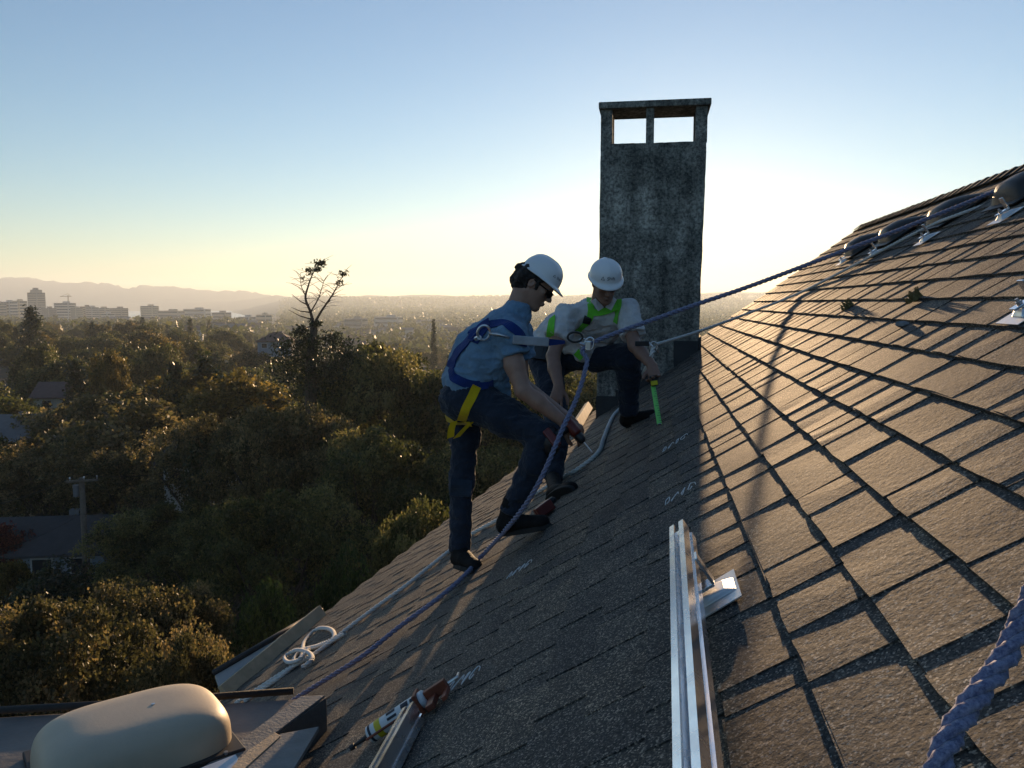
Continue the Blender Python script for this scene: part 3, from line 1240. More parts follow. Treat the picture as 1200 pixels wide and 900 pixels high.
rope_mesh('guide_rope', fg, .0095, MAT['ropeblue'], 'blue twisted rope hanging close over sunlit shingles at the corner', per=16, sides=10)
w3 = [on_roof(x, y, .02) for x, y in ((404, 742), (388, 752), (366, 768), (341, 782), (322, 794), (304, 806), (288, 816), (276, 824))]
rope_mesh('rope_tail', w3, .0135, MAT['ropewhite'], 'second white rope strand lying beside the looped lifeline near the board')
w4 = [on_roof(x, y, .045) for x, y in ((362, 760), (352, 772), (338, 776), (334, 770), (346, 762), (360, 764), (366, 772), (354, 782))]
rope_mesh('rope_coil', w4, .013, MAT['ropewhite'], 'small white rope coil resting on the looped lifeline')
mb = MB()
tp = Vector(dome_c) + ax * .06 + Vector((0, 0, .02 + HZ))
mb.tube([Vector((.06 * ax.x, .06 * ax.y, .02 + HZ - .003)), Vector((.06 * ax.x, .06 * ax.y, .02 + HZ + .002))], .006, 10)
mb.build('screw_cap', MAT['steel'], dome)
for sx in (-.8, 0, .8):
    for sy in (-1, 1):
        mb = MB()
        q = ax * LX * sx + ay * (LY * 1.0 * sy)
        mb.tube([q + Vector((0, 0, .018)), q + Vector((0, 0, .026))], .007, 8)
        mb.build('screw', MAT['steel'], dome)

# ------------------------------------------------------------------ signed-distance modelling for the two men
class SDF:
    def __init__(self):
        self.ops = []

    def _add(self, kind, fn, lo, hi, k):
        self.ops.append((kind, fn, np.array(lo), np.array(hi), k))
        return self

    def cone(self, a, b, ra, rb, k=0.02, kind='u'):
        a, b = np.array(a, float), np.array(b, float)
        ba = b - a
        l2 = max(ba.dot(ba), 1e-9)

        def fn(p):
            t = np.clip(((p - a) @ ba) / l2, 0, 1)
            return np.linalg.norm(p - a - t[..., None] * ba, axis=-1) - (ra + (rb - ra) * t)
        m = max(ra, rb)
        return self._add(kind, fn, np.minimum(a, b) - m, np.maximum(a, b) + m, k)

    def chain(self, pts, rs, k=0.02):
        for i in range(len(pts) - 1):
            self.cone(pts[i], pts[i + 1], rs[i], rs[i + 1], k)
        return self

    def capped(self, a, b, ra, rb, k=0.02, rnd=0.006, kind='u'):
        """flat-ended tapered cylinder"""
        a, b = np.array(a, float), np.array(b, float)
        L = np.linalg.norm(b - a)
        ax = (b - a) / L

        def fn(p):
            q = p - a
            h = q @ ax
            rad = np.linalg.norm(q - h[..., None] * ax, axis=-1)
            t = np.clip(h / L, 0, 1)
            dr = rad - (ra + (rb - ra) * t) + rnd
            dh = np.maximum(-h, h - L) + rnd
            return np.minimum(np.maximum(dr, dh), 0) + np.sqrt(np.maximum(dr, 0) ** 2 + np.maximum(dh, 0) ** 2) - rnd
        m = max(ra, rb)
        return self._add(kind, fn, np.minimum(a, b) - m, np.maximum(a, b) + m, k)

    def ell(self, c, M, r, k=0.02, kind='u'):
        """ellipsoid: M rows = local axes"""
        c, M, r = np.array(c, float), np.array(M, float), np.array(r, float)

        def fn(p):
            q = (p - c) @ M.T
            k0 = np.linalg.norm(q / r, axis=-1)
            k1 = np.linalg.norm(q / (r * r), axis=-1) + 1e-9
            return k0 * (k0 - 1) / k1
        m = r.max()
        return self._add(kind, fn, c - m, c + m, k)

    def plane(self, c, n, lo, hi, k=0.004):
        """cut away everything on the +n side of c, inside the box"""
        c, n = np.array(c, float), np.array(n, float)
        n = n / np.linalg.norm(n)

        def fn(p):
            return -((p - c) @ n)
        return self._add('s', fn, lo, hi, k)

    def mesh(self, h):
        us = [o for o in self.ops if o[0] == 'u']
        lo = np.min([o[2] for o in us], 0) - 0.05
        hi = np.max([o[3] for o in us], 0) + 0.05
        dim = np.ceil((hi - lo) / h).astype(int) + 1
        G = np.full(dim, 0.5, np.float32)
        for kind, fn, l, u, k in self.ops:
            mg = 0.03 + k
            i0 = np.clip(np.floor((l - mg - lo) / h).astype(int), 0, dim - 1)
            i1 = np.clip(np.ceil((u + mg - lo) / h).astype(int) + 1, 1, dim)
            if np.any(i1 <= i0):
                continue
            ax = [lo[d] + h * np.arange(i0[d], i1[d]) for d in range(3)]
            X = np.stack(np.meshgrid(*ax, indexing='ij'), -1)
            d = fn(X)
            sl = tuple(slice(i0[q], i1[q]) for q in range(3))
            g = G[sl]
            if kind == 'u':
                t = np.clip(0.5 + 0.5 * (g - d) / k, 0, 1)
                G[sl] = g + (d - g) * t - k * t * (1 - t)
            else:
                d = -d
                t = np.clip(0.5 - 0.5 * (g - d) / k, 0, 1)
                G[sl] = g + (d - g) * t + k * t * (1 - t)
        return surface_nets(G, lo, h)


def surface_nets(G, lo, h):
    I = G < 0
    c = [(x, y, z) for x in (0, 1) for y in (0, 1) for z in (0, 1)]
    n = [s - 1 for s in G.shape]
    cnt = np.zeros(n, np.uint8)
    for x, y, z in c:
        cnt += I[x:x + n[0], y:y + n[1], z:z + n[2]]
    act = np.argwhere((cnt > 0) & (cnt < 8))
    idx = -np.ones(n, np.int32)
    idx[act[:, 0], act[:, 1], act[:, 2]] = np.arange(len(act))
    vals = np.stack([G[act[:, 0] + x, act[:, 1] + y, act[:, 2] + z] for x, y, z in c], 1)
    C = np.array(c, float)
    acc = np.zeros((len(act), 3))
    num = np.zeros(len(act))
    for i in range(8):
        for j in range(i + 1, 8):
            if np.abs(C[i] - C[j]).sum() == 1:
                a, b = vals[:, i], vals[:, j]
                m = (a < 0) != (b < 0)
                t = np.where(m, a / np.where(m, a - b, 1), 0)
                acc += np.where(m[:, None], C[i] + t[:, None] * (C[j] - C[i]), 0)
                num += m
    V = lo + h * (act + acc / num[:, None])
    F = []
    for ax in range(3):
        s0 = [slice(None)] * 3
        s1 = [slice(None)] * 3
        s0[ax] = slice(0, -1)
        s1[ax] = slice(1, None)
        A, B = I[tuple(s0)], I[tuple(s1)]
        ch = np.argwhere(A != B)
        u, v = (ax + 1) % 3, (ax + 2) % 3
        ok = (ch[:, u] > 0) & (ch[:, v] > 0) & (ch[:, u] < n[u]) & (ch[:, v] < n[v])
        ch = ch[ok]
        q = []
        for du, dv in ((-1, -1), (0, -1), (0, 0), (-1, 0)):
            e = ch.copy()
            e[:, u] += du
            e[:, v] += dv
            q.append(idx[e[:, 0], e[:, 1], e[:, 2]])
        q = np.stack(q, 1)
        fl = ~A[ch[:, 0], ch[:, 1], ch[:, 2]]
        q[fl] = q[fl][:, ::-1]
        F.append(q)
    return V, np.concatenate(F)


def vnormals(V, F):
    n = np.cross(V[F[:, 2]] - V[F[:, 0]], V[F[:, 3]] - V[F[:, 1]])
    N = np.zeros_like(V)
    for k in range(4):
        np.add.at(N, F[:, k], n)
    return N / (np.linalg.norm(N, axis=1, keepdims=True) + 1e-12)


def relax(V, F, it=1, w=0.5):
    for _ in range(it):
        S = np.zeros_like(V)
        C = np.zeros(len(V))
        for k in range(4):
            for j in (1, 3):
                np.add.at(S, F[:, k], V[F[:, (k + j) % 4]])
                np.add.at(C, F[:, k], 1)
        V = V + w * (S / C[:, None] - V)
    return V


BV = {}


def sdf_obj(name, sdf, h, mat, parent, wrinkle=None, smooth_it=1, bvh=None):
    V, F = sdf.mesh(h)
    V = relax(V, F, smooth_it)
    if wrinkle:
        N = vnormals(V, F)
        d = 0
        for amp, sc_ in wrinkle:
            s = np.array(sc_ if hasattr(sc_, '__len__') else (sc_,) * 3, float)
            nz = vnoise(V * s + 11.3)
            d = d + amp * (1 - 2 * np.abs(nz)) * 0.5 + amp * 0.5 * vnoise(V * s * 0.6 + 3.1)
        V = V + N * np.asarray(d)[:, None]
    me = mesh_np(name, V, F.astype(np.int32), [mat], smooth=True)
    o = link(name, me, parent)
    if bvh is not None:
        BV.setdefault(bvh, []).append(BVHTree.FromPolygons([tuple(v) for v in V], [tuple(int(i) for i in f) for f in F]))
    return o


def cast(key, px, py):
    d = ray(px, py).normalized()
    best = None
    for t in BV[key]:
        hit, nrm, _, dist = t.ray_cast(Vector((0, 0, 0)), d)
        if hit is not None and (best is None or dist < best[2]):
            best = (hit, nrm, dist)
    return best


def ribbon(name, key, pix, width, mat, parent, off=0.004, thick=0.003, step=2.0, lead=None):
    """webbing strap laid on the clothing along a pixel path"""
    pts = []
    for i in range(len(pix) - 1):
        (x0, y0), (x1, y1) = pix[i], pix[i + 1]
        n = max(1, int(math.hypot(x1 - x0, y1 - y0) / step))
        for k in range(n):
            pts.append((x0 + (x1 - x0) * k / n, y0 + (y1 - y0) * k / n))
    pts.append(pix[-1])
    H = [cast(key, *p) for p in pts]
    H = [q for q in H if q]
    if len(H) < 2:
        return None
    P = np.array([q[0][:] for q in H])
    N = np.array([q[1][:] for q in H])
    for _ in range(4):
        P[1:-1] = (P[:-2] + 2 * P[1:-1] + P[2:]) / 4
        N[1:-1] = (N[:-2] + 2 * N[1:-1] + N[2:]) / 4
    N /= np.linalg.norm(N, axis=1, keepdims=True)
    T_ = np.gradient(P, axis=0)
    T_ /= np.linalg.norm(T_, axis=1, keepdims=True) + 1e-9
    Sd = np.cross(N, T_)
    Sd /= np.linalg.norm(Sd, axis=1, keepdims=True) + 1e-9
    w = width / 2
    ring = [P - Sd * w + N * off, P + Sd * w + N * off, P + Sd * w + N * (off + thick), P - Sd * w + N * (off + thick)]
    V = np.stack(ring, 1).reshape(-1, 3)
    F = []
    for i in range(len(P) - 1):
        for j in range(4):
            a, b = i * 4 + j, i * 4 + (j + 1) % 4
            F.append((a, b, b + 4, a + 4))
    F += [(3, 2, 1, 0), tuple(len(V) - 4 + j for j in range(4))]
    return link(name, mesh_np(name, V, F, [mat]), parent)


def head_frame(c, f, u, sc=0.93):
    f = Vector(f).normalized()
    u = Vector(u)
    u = (u - f * u.dot(f)).normalized()
    s = f.cross(u)
    R = np.array([s[:], f[:], u[:]])
    c = np.array(c[:])

    def L(x, y, z):
        return c + sc * (x * R[0] + y * R[1] + z * R[2])
    return L, R


def add_head(S0, L, R, sc=0.93):
    class _S:
        def ell(self, c, M, r, k=.02, kind='u'):
            S0.ell(c, M, tuple(sc * x for x in r), k, kind)

        def cone(self, a, b, ra, rb, k=.02, kind='u'):
            S0.cone(a, b, ra * sc, rb * sc, k, kind)
    S = _S()
    S.ell(L(0, -.015, .03), R, (.076, .097, .088), .02)
    S.ell(L(0, .028, -.03), R, (.063, .066, .088), .03)
    S.cone(L(0, .03, -.075), L(0, .074, -.106), .04, .022, .02)
    for s in (-1, 1):
        S.cone(L(.05 * s, -.005, -.05), L(.018 * s, .068, -.1), .02, .018, .02)
        S.ell(L(.043 * s, .066, -.014), R, (.02, .018, .016), .015)
    S.ell(L(0, .083, .024), R, (.05, .016, .012), .012)
    for s in (-1, 1):
        S.ell(L(.031 * s, .104, .003), R, (.017, .016, .012), .008, 's')
        S.ell(L(.031 * s, .083, .003), R, (.013, .013, .011), .003)
    S.cone(L(0, .09, .008), L(0, .115, -.03), .009, .012, .008)
    for s in (-1, 1):
        S.ell(L(.013 * s, .103, -.035), R, (.009, .011, .009), .006)
    S.ell(L(0, .094, -.062), R, (.025, .012, .006), .005)
    S.ell(L(0, .092, -.074), R, (.022, .012, .007), .005)
    for s in (-1, 1):
        S.ell(L(.076 * s, -.012, -.008), R, (.009, .019, .031), .006)
        S.ell(L(.084 * s, -.008, -.006), R, (.006, .010, .018), .004, 's')


def add_hand(S, w, d, n, side, curl, spread=0.1, thumb=0.6, scale=1.0):
    """w wrist, d towards the fingertips, n palm normal (palm side), side = +1 thumb towards d x n, curl list of 4"""
    d, n = Vector(d).normalized(), Vector(n)
    n = (n - d * n.dot(d)).normalized()
    t = d.cross(n) * side            # towards the thumb
    w = Vector(w)
    lens = (.074, .082, .076, .06)
    for i in range(4):
        off = (0.029 - i * 0.0195) * scale
        base = w + d * .012 + t * off * .55
        kn = w + d * (.092 - .004 * abs(i - 1)) * scale + t * off
        S.cone(base, kn, .016 * scale, .0125 * scale, .012)
        dir_ = (d + t * spread * (1.2 - i * .8) * .3).normalized()
        p = kn
        for k, fr in enumerate((.46, .3, .24)):
            ang = curl[i] * (1.0, 1.1, .8)[k]
            axis = n.cross(d).normalized()
            dir_ = Quaternion(n.cross(dir_).normalized(), -ang) @ dir_ if False else (dir_ * math.cos(ang) + n * math.sin(ang)).normalized()
            q = p + dir_ * lens[i] * fr * 1.05 * scale
            S.cone(p, q, (.0098, .0088, .008)[k] * scale, (.0088, .008, .0068)[k] * scale, .003)
            # keep bending in the same plane
            n_ = (n - dir_ * n.dot(dir_))
            p = q
    S.cone(w + d * .015, w + d * .07, .022 * scale, .016 * scale, .012)
    b = w + d * .022 + t * .02
    m1 = b + (t * .75 + d * .75 + n * .35).normalized() * .042 * scale
    m2 = m1 + (t * (.6 - thumb * .5) + d * .9 + n * thumb).normalized() * .033 * scale
    m3 = m2 + (t * (.3 - thumb * .6) + d * .9 + n * thumb).normalized() * .027 * scale
    S.chain([b, m1, m2, m3], [.016 * scale, .0115 * scale, .0105 * scale, .0085 * scale], .006)


def make_hat(parent, L, R, c=(0, -.004, .05), rs=.1, rf=.117, hz=.108, bill=.036, brim=.009):
    """hard hat: ribbed dome with a rim and front bill; returns object and the local frame"""
    nu, nv = 64, 14
    vs, fs = [], []

    def dome(an, ph, inset=0.0):
        ca, sa = math.sin(an), math.cos(an)        # an = 0 is forward
        cr = math.cos(ph) ** 0.8 if ph < math.pi / 2 - 1e-6 else 0.0
        x = (rs - inset) * ca * cr
        y = (rf - inset) * sa * cr
        z = (hz - inset) * math.sin(ph) ** 0.95
        ridge = 0.007 * max(0, 1 - abs(x) / .02) * (0.5 + .5 * math.sin(ph)) * (1 if y > -rf * .8 else .3)
        return x, y, z + ridge
    rings = []
    # brim outer edge, then up over the dome, then inside
    def rim(out, zz):
        r_ = []
        for i in range(nu):
            an = 2 * math.pi * i / nu
            f = max(0, math.cos(an)) ** 2.2
            e = out * (brim + bill * f)
            x, y = (rs + e * .9) * math.sin(an), (rf + e) * math.cos(an)
            r_.append((x, y, zz - .010 * out * f - .002))
        return r_
    rings.append(rim(0.0, -.008))
    rings.append(rim(0.55, -.009))
    rings.append(rim(1.0, -.012))
    rings.append(rim(1.0, -.006))
    rings.append(rim(.5, -.001))
    for j in range(nv):
        ph = (j / nv) * math.pi / 2
        rings.append([dome(2 * math.pi * i / nu, ph) for i in range(nu)])
    for r_ in rings:
        vs += r_
    n = len(vs)
    vs.append(dome(0, math.pi / 2))
    nr = len(rings)
    for j in range(nr - 1):
        for i in range(nu):
            fs.append((j * nu + i, (j + 1) * nu + i, (j + 1) * nu + (i + 1) % nu, j * nu + (i + 1) % nu))
    for i in range(nu):
        fs.append(((nr - 1) * nu + i, n, (nr - 1) * nu + (i + 1) % nu))
    cc = np.array(c)

    def W(x, y, z):
        return Vector(L(x + cc[0], y + cc[1], z + cc[2]))
    mb = MB()
    mb.add([W(*v) for v in vs], fs)
    o = mb.build('hard_hat', MAT['hat'], parent, smooth=True)

    def on_dome(an, ph, lift=.0012):
        x, y, z = dome(an, ph)
        l = math.sqrt((x / rs ** 2) ** 2 + (y / rf ** 2) ** 2 + (z / hz ** 2) ** 2)
        return W(x + lift * x / rs ** 2 / l, y + lift * y / rf ** 2 / l, z + lift * z / hz ** 2 / l)

    def logo(an0, ph0, sc):
        # triangle mark and lettering wrapped on the dome
        def place(x, y):
            return on_dome(an0 - sc * x / rs * 1.0, ph0 + sc * y / hz)
        mb = MB()
        tri = [(-.068, -.012), (-.04, -.012), (-.054, .014)]
        for k in range(3):
            a, b = tri[k], tri[(k + 1) % 3]
            cx, cy = -.054, -.003
            q = []
            for (x, y) in (a, b):
                q += [(x, y), (cx + (x - cx) * .68, cy + (y - cy) * .68)]
            mb.add([place(*q[0]), place(*q[2]), place(*q[3]), place(*q[1])], [(0, 1, 2, 3)])
        mb.build('triangle_mark', MAT['ink'], o)
        ring_text('Shift', .034, MAT['ink'], 'lettering', o, lambda x, y: place(x + .005, y))
    return o, logo


def boot(name, heel, toe, ankle, mat, parent, bvh=None, w=.042):
    heel, toe, ankle = Vector(heel), Vector(toe), Vector(ankle)
    d = (toe - heel).normalized()
    up = (ankle - heel)
    up = (up - d * up.dot(d)).normalized()
    S = SDF()
    S.cone(heel + d * .035 + up * .04, heel + d * .1 + up * .045, w, w * .95, .03)
    S.cone(heel + d * .1 + up * .045, toe - d * .045 + up * .028, w * .95, w * .88, .03)
    S.cone(heel + d * .05 + up * .06, ankle, .044, .046, .03)
    S.plane(heel + up * .012, -up, np.minimum(np.array(heel), np.array(toe)) - .08, np.maximum(np.array(heel), np.array(toe)) + .08, .006)
    o = sdf_obj(name, S, .006, mat, parent, [(0.002, 40)], 1, bvh)
    # sole
    mb = MB()
    sd = d.cross(up)
    L_ = (toe - heel).length
    out = []
    for i in range(20):
        an = 2 * math.pi * i / 20
        x = math.cos(an)
        y = math.sin(an)
        x = math.copysign(abs(x) ** .7, x)
        wd = w * (1.02 if x > 0 else .9)
        out.append((L_ / 2 + x * L_ / 2 * .98, y * wd))
    mb.prism(out, heel - up * .006, d, sd, up, .024)
    mb.build('sole', MAT['rubber'], o, bevel=.003)
    return o


def torus(mb, c, e1, e2, r1, r2, r, n=24, m=8):
    c, e1, e2 = Vector(c), Vector(e1).normalized(), Vector(e2).normalized()
    mb.tube([c + e1 * r1 * math.cos(2 * math.pi * i / n) + e2 * r2 * math.sin(2 * math.pi * i / n) for i in range(n)], r, m, closed=True)


# =================================================================== man in blue
J = at
p1 = empty('person', 'man in blue shirt and white hard hat bending with a drill on the roof', 'person', on_roof(548, 668))
B0 = p1


def pchild(o, p):
    if o is not None:
        o.matrix_parent_inverse = Matrix.Translation(-p.location)
    return o


hc = J(628, 333, 4.2)
Lh, Rh = head_frame(hc, (0.80, -0.16, -0.58), (0.58, 0.0, 0.81))
S = SDF()
add_head(S, Lh, Rh)
neck0 = Lh(0, -.035, -.07)
S.cone(neck0, J(598, 378, 4.2), .054, .05, .03)
shR, shL = J(596, 393, 4.03), J(606, 390, 4.38)
S.chain([J(590, 388, 4.2), J(572, 415, 4.2), J(552, 452, 4.2)], [.07, .08, .08], .03)      # hidden trunk core
S.cone(shR, shL, .04, .04, .03)
elR, wrR = J(613, 458, 3.94), J(660, 494, 3.93)
S.chain([shR, J(603, 428, 3.98), elR], [.05, .049, .039], .02)
S.chain([elR, J(630, 470, 3.935), wrR], [.041, .040, .028], .015)
elL, wrL = J(612, 450, 4.4), J(659, 485, 4.12)
S.chain([shL, elL], [.048, .038], .02)
S.chain([elL, wrL], [.039, .027], .015)
S.chain([J(550, 462, 4.13), J(605, 494, 4.05)], [.06, .045], .03)
S.chain([J(546, 464, 4.28), J(543, 525, 4.27)], [.055, .035], .03)
dR = (J(676, 505, 3.92) - wrR)
add_hand(S, wrR, dR, (-.15, .75, -.45), -1, (.75, .8, .85, .9), thumb=.7)
add_hand(S, wrL, J(682, 498, 4.0) - wrL, (.1, -.6, -.5), 1, (.7, .75, .8, .85), thumb=.6)
pchild(sdf_obj('body', S, .005, MAT['skin'], p1, None, 1, 'skin1'), p1)
# hair
S = SDF()
S.ell(Lh(0, -.035, .012), Rh, (.084, .09, .085), .02)
S.ell(Lh(0, -.075, -.04), Rh, (.055, .042, .05), .02)
for s in (-1, 1):
    S.cone(Lh(.074 * s, .02, .03), Lh(.071 * s, .022, -.02), .012, .007, .01)
    S.cone(Lh(.06 * s, -.07, .02), Lh(.064 * s, -.075, -.03), .026, .02, .02)
    S.ell(Lh(.083 * s, -.008, -.016), Rh, (.022, .026, .034), .006, 's')
S.cone(Lh(.03, -.115, .03), Lh(.035, -.13, .018), .02, .014, .01)
S.cone(Lh(.02, -.1, -.02), Lh(.02, -.112, -.05), .026, .016, .015)
pchild(sdf_obj('hair', S, .005, MAT['hair'], p1, [(.008, 60), (.005, 130)], 0), p1)
# stubble beard: thin shell low on the face
# shirt
S = SDF()
for dD in (-.085, .085):
    S.chain([J(590, 392, 4.2 + dD), J(570, 417, 4.2 + dD), J(549, 448, 4.2 + dD * .9)], [.108, .112, .108], .05)
S.chain([J(583, 383, 4.2), J(555, 410, 4.2), J(540, 445, 4.2)], [.085, .09, .09], .05)
S.cone(shR, shL, .072, .072, .05)
S.cone(J(605, 366, 4.2), J(588, 388, 4.2), .074, .095, .03)
S.capped(shR + Vector((0, 0, .03)), J(604, 416, 4.0), .078, .071, .03)
S.capped(shL + Vector((0, 0, .03)), J(612, 420, 4.4), .07, .066, .03)
S.cone(J(580, 440, 4.12), J(592, 462, 4.14), .06, .03, .05)            # loose hanging shirt front
S.cone(J(580, 440, 4.28), J(590, 462, 4.26), .06, .03, .05)
S.cone(Lh(0, -.03, -.1), Lh(0, -.02, -.03), .056, .075, .008, 's')     # neck opening
pchild(sdf_obj('shirt', S, .0065, MAT['shirt1'], p1, [(.011, (15, 15, 26)), (.005, 44)], 1, 'p1'), p1)
# jeans
S = SDF()
hipR, hipL = J(552, 468, 4.11), J(546, 468, 4.3)
S.chain([J(553, 452, 4.12), J(540, 468, 4.14)], [.1, .105], .05)
S.chain([J(553, 452, 4.28), J(540, 468, 4.28)], [.1, .105], .05)
kR, anR = J(637, 512, 3.93), J(598, 601, 3.955)
S.chain([hipR, J(595, 490, 4.03), kR], [.106, .088, .067], .04)
S.chain([kR, J(625, 545, 3.94)], [.066, .064], .03)
S.capped(J(628, 540, 3.94), anR, .063, .053, .03)
kL, anL = J(541, 568, 4.24), J(539, 646, 4.2)
S.chain([hipL, J(545, 510, 4.28), kL], [.098, .072, .056], .04)
S.capped(J(541, 555, 4.25), anL, .056, .052, .03)
pchild(sdf_obj('jeans', S, .0065, MAT['jeans'], p1, [(.010, (18, 18, 38)), (.005, 55)], 1, 'p1'), p1)
# knee patches
S = SDF()
S.ell(J(645, 517, 3.9), np.eye(3), (.05, .06, .075), .01)
pchild(sdf_obj('knee_pad', S, .008, MAT['black'], p1, [(.003, 40)], 1), p1)
pchild(ribbon('knee_patch', 'p1', [(541, 562), (540, 582)], .11, MAT['pad'], p1, .001, .003), p1)
# boots
fR_h, fR_t = on_roof(588, 626, .02), on_roof(646, 613, .012)
fR_h = J(587, 627, 3.98)
fR_t = J(647, 617, 3.86)
pchild(boot('boot', fR_h, fR_t, J(600, 588, 3.95), MAT['boot'], p1), p1)
pchild(boot('boot', J(533, 664, 4.2), J(562, 672, 3.99), J(539, 640, 4.2), MAT['boot'], p1), p1)
mb = MB()
for k in range(4):
    c_ = J(546 + k * 3.2, 652 + k * 3.2, 4.15 - k * .03)
    mb.tube(spline([c_ + Vector((-.02, 0, .01)), c_ + Vector((0, -.03, .022)), c_ + Vector((.03, -.01, .012)), c_ + Vector((.034, .02, -.004))], 4), .004, 6)
pchild(mb.build('boot_lace', MAT['moss'], p1), p1)
# hat, glasses
hat1, logo1 = make_hat(p1, Lh, Rh)
pchild(hat1, p1)
logo1(.55, .36, .6)
mb = MB()
for s in (-1, 1):
    mb.add([Vector(Lh(s * .011, .111, .012)), Vector(Lh(s * .05, .098, .014)), Vector(Lh(s * .064, .077, .010)), Vector(Lh(s * .06, .08, -.02)), Vector(Lh(s * .04, .1, -.027)), Vector(Lh(s * .014, .11, -.018))],
           [(0, 1, 2, 3, 4, 5)])
    mb.tube([Lh(s * .064, .08, .008), Lh(s * .078, .02, .01), Lh(s * .079, -.01, .012)], .0035, 6)
mb.tube([Lh(-.012, .112, .008), Lh(.012, .112, .008)], .003, 6)
pchild(mb.build('sunglasses', MAT['glass'], p1), p1)
# harness
pchild(ribbon('shoulder_strap', 'p1', [(556, 402), (572, 381), (592, 378), (606, 388), (613, 396), (612, 406)], .045, MAT['webblue'], p1), p1)
pchild(ribbon('back_strap', 'p1', [(560, 384), (548, 402), (536, 414), (528, 432)], .075, MAT['webblue'], p1, .004, .006), p1)
pchild(ribbon('back_strap', 'p1', [(574, 378), (564, 384), (552, 400)], .05, MAT['webblue'], p1, .009), p1)
pchild(ribbon('waist_strap', 'p1', [(529, 430), (531, 443), (546, 449), (563, 452), (578, 448)], .045, MAT['webblue'], p1), p1)
pchild(ribbon('leg_strap', 'p1', [(559, 452), (553, 466), (546, 480), (541, 492)], .045, MAT['webyellow'], p1, .006), p1)
pchild(ribbon('leg_strap', 'p1', [(525, 489), (532, 493), (543, 494), (553, 495)], .034, MAT['webyellow'], p1, .011), p1)
mb = MB()
for pa in ([(532, 494, 4.08), (529, 503, 4.085), (528, 513, 4.1)], [(552, 495, 4.05), (543, 504, 4.06), (535, 513, 4.08)]):
    pp = spline([J(*q) for q in pa], 4)
    for i in range(len(pp) - 1):
        sd = Vector((.018, 0, .006))
        mb.add([pp[i] - sd, pp[i] + sd, pp[i + 1] + sd, pp[i + 1] - sd, pp[i] - sd + Vector((0, .003, 0)), pp[i] + sd + Vector((0, .003, 0)), pp[i + 1] + sd + Vector((0, .003, 0)), pp[i + 1] - sd + Vector((0, .003, 0))],
               [(0, 1, 2, 3), (7, 6, 5, 4), (0, 4, 5, 1), (2, 6, 7, 3), (1, 5, 6, 2), (3, 7, 4, 0)])
pchild(mb.build('strap_tail', MAT['webyellow'], p1), p1)
mb = MB()
hit = cast('p1', 558, 394)
dc = J(567, 390, 3.96)
torus(mb, dc, (1, 0, .1), (0, -.25, 1), .03, .036, .0065)
mb.tube([J(558, 397, 4.0), dc + Vector((-.022, 0, -.022))], .012, 8)
pchild(mb.build('back_ring', MAT['steel'], p1), p1)

# lanyard with shock pack -----------------------------------------------------
lan = empty('lanyard', 'grey shock-absorbing lanyard clipped from blue harness to rope grab', 'lanyard', J(620, 399, 3.9))


def lchild(o):
    o.matrix_parent_inverse = Matrix.Translation(-lan.location)
    return o


mb = MB()
a_, b_ = J(601, 398, 3.93), J(643, 401, 3.96)
ex = (b_ - a_).normalized()
ez = Vector((0, 0, 1))
ey = ez.cross(ex).normalized()
ez = ex.cross(ey)
mb.box((a_ + b_) / 2, (b_ - a_).length, .024, .042, Matrix((ex, ey, ez)).transposed())
lchild(mb.build('shock_pack', MAT['webgrey'], lan, bevel=.006))
mb = MB()
mb.tube([J(573, 391, 3.95), J(585, 392, 3.94), J(597, 396, 3.94)], .0075, 8)
torus(mb, J(592, 394, 3.955), (1, 0, -.2), (0, -.5, 1), .03, .011, .004)
lchild(mb.build('snap_hook', MAT['steel'], lan, smooth=True))
mb = MB()
c0, c1 = J(643, 401, 3.96), J(662, 401, 3.99)
ex = (c1 - c0).normalized()
mb.hexa([c0 + Vector((0, -.004, -.017)), c1 + Vector((0, -.004, -.008)), c1 + Vector((0, .004, -.008)), c0 + Vector((0, .004, -.017)),
         c0 + Vector((0, -.004, .017)), c1 + Vector((0, -.004, .008)), c1 + Vector((0, .004, .008)), c0 + Vector((0, .004, .017))])
lchild(mb.build('strap', MAT['webblue'], lan))
mb = MB()
torus(mb, J(674, 395, 4.0), (1, 0, 0), (0, 0, 1), .036, .024, .0055)
lchild(mb.build('carabiner', MAT['black'], lan, smooth=True))
grab = empty('rope_grab', 'steel rope grab clamped on the blue lifeline at the lanyard', 'rope grab', KNOT)
mb = MB()
torus(mb, (0, 0, 0), (1, 0, .4), (0, 0, 1), .026, .034, .005)
mb.build('loop', MAT['steel'], grab, smooth=True)
mb = MB()
mb.box((-.004, -.004, -.006), .03, .03, .05)
mb.build('clamp_body', MAT['steel'], grab, bevel=.005)
mb = MB()
mb.tube([(-.045, 0, .005), (-.02, -.005, .0)], .008, 8)
torus(mb, (-.03, 0, .01), (1, 0, 0), (0, 0, 1), .018, .02, .004)
mb.build('link', MAT['steel'], grab)


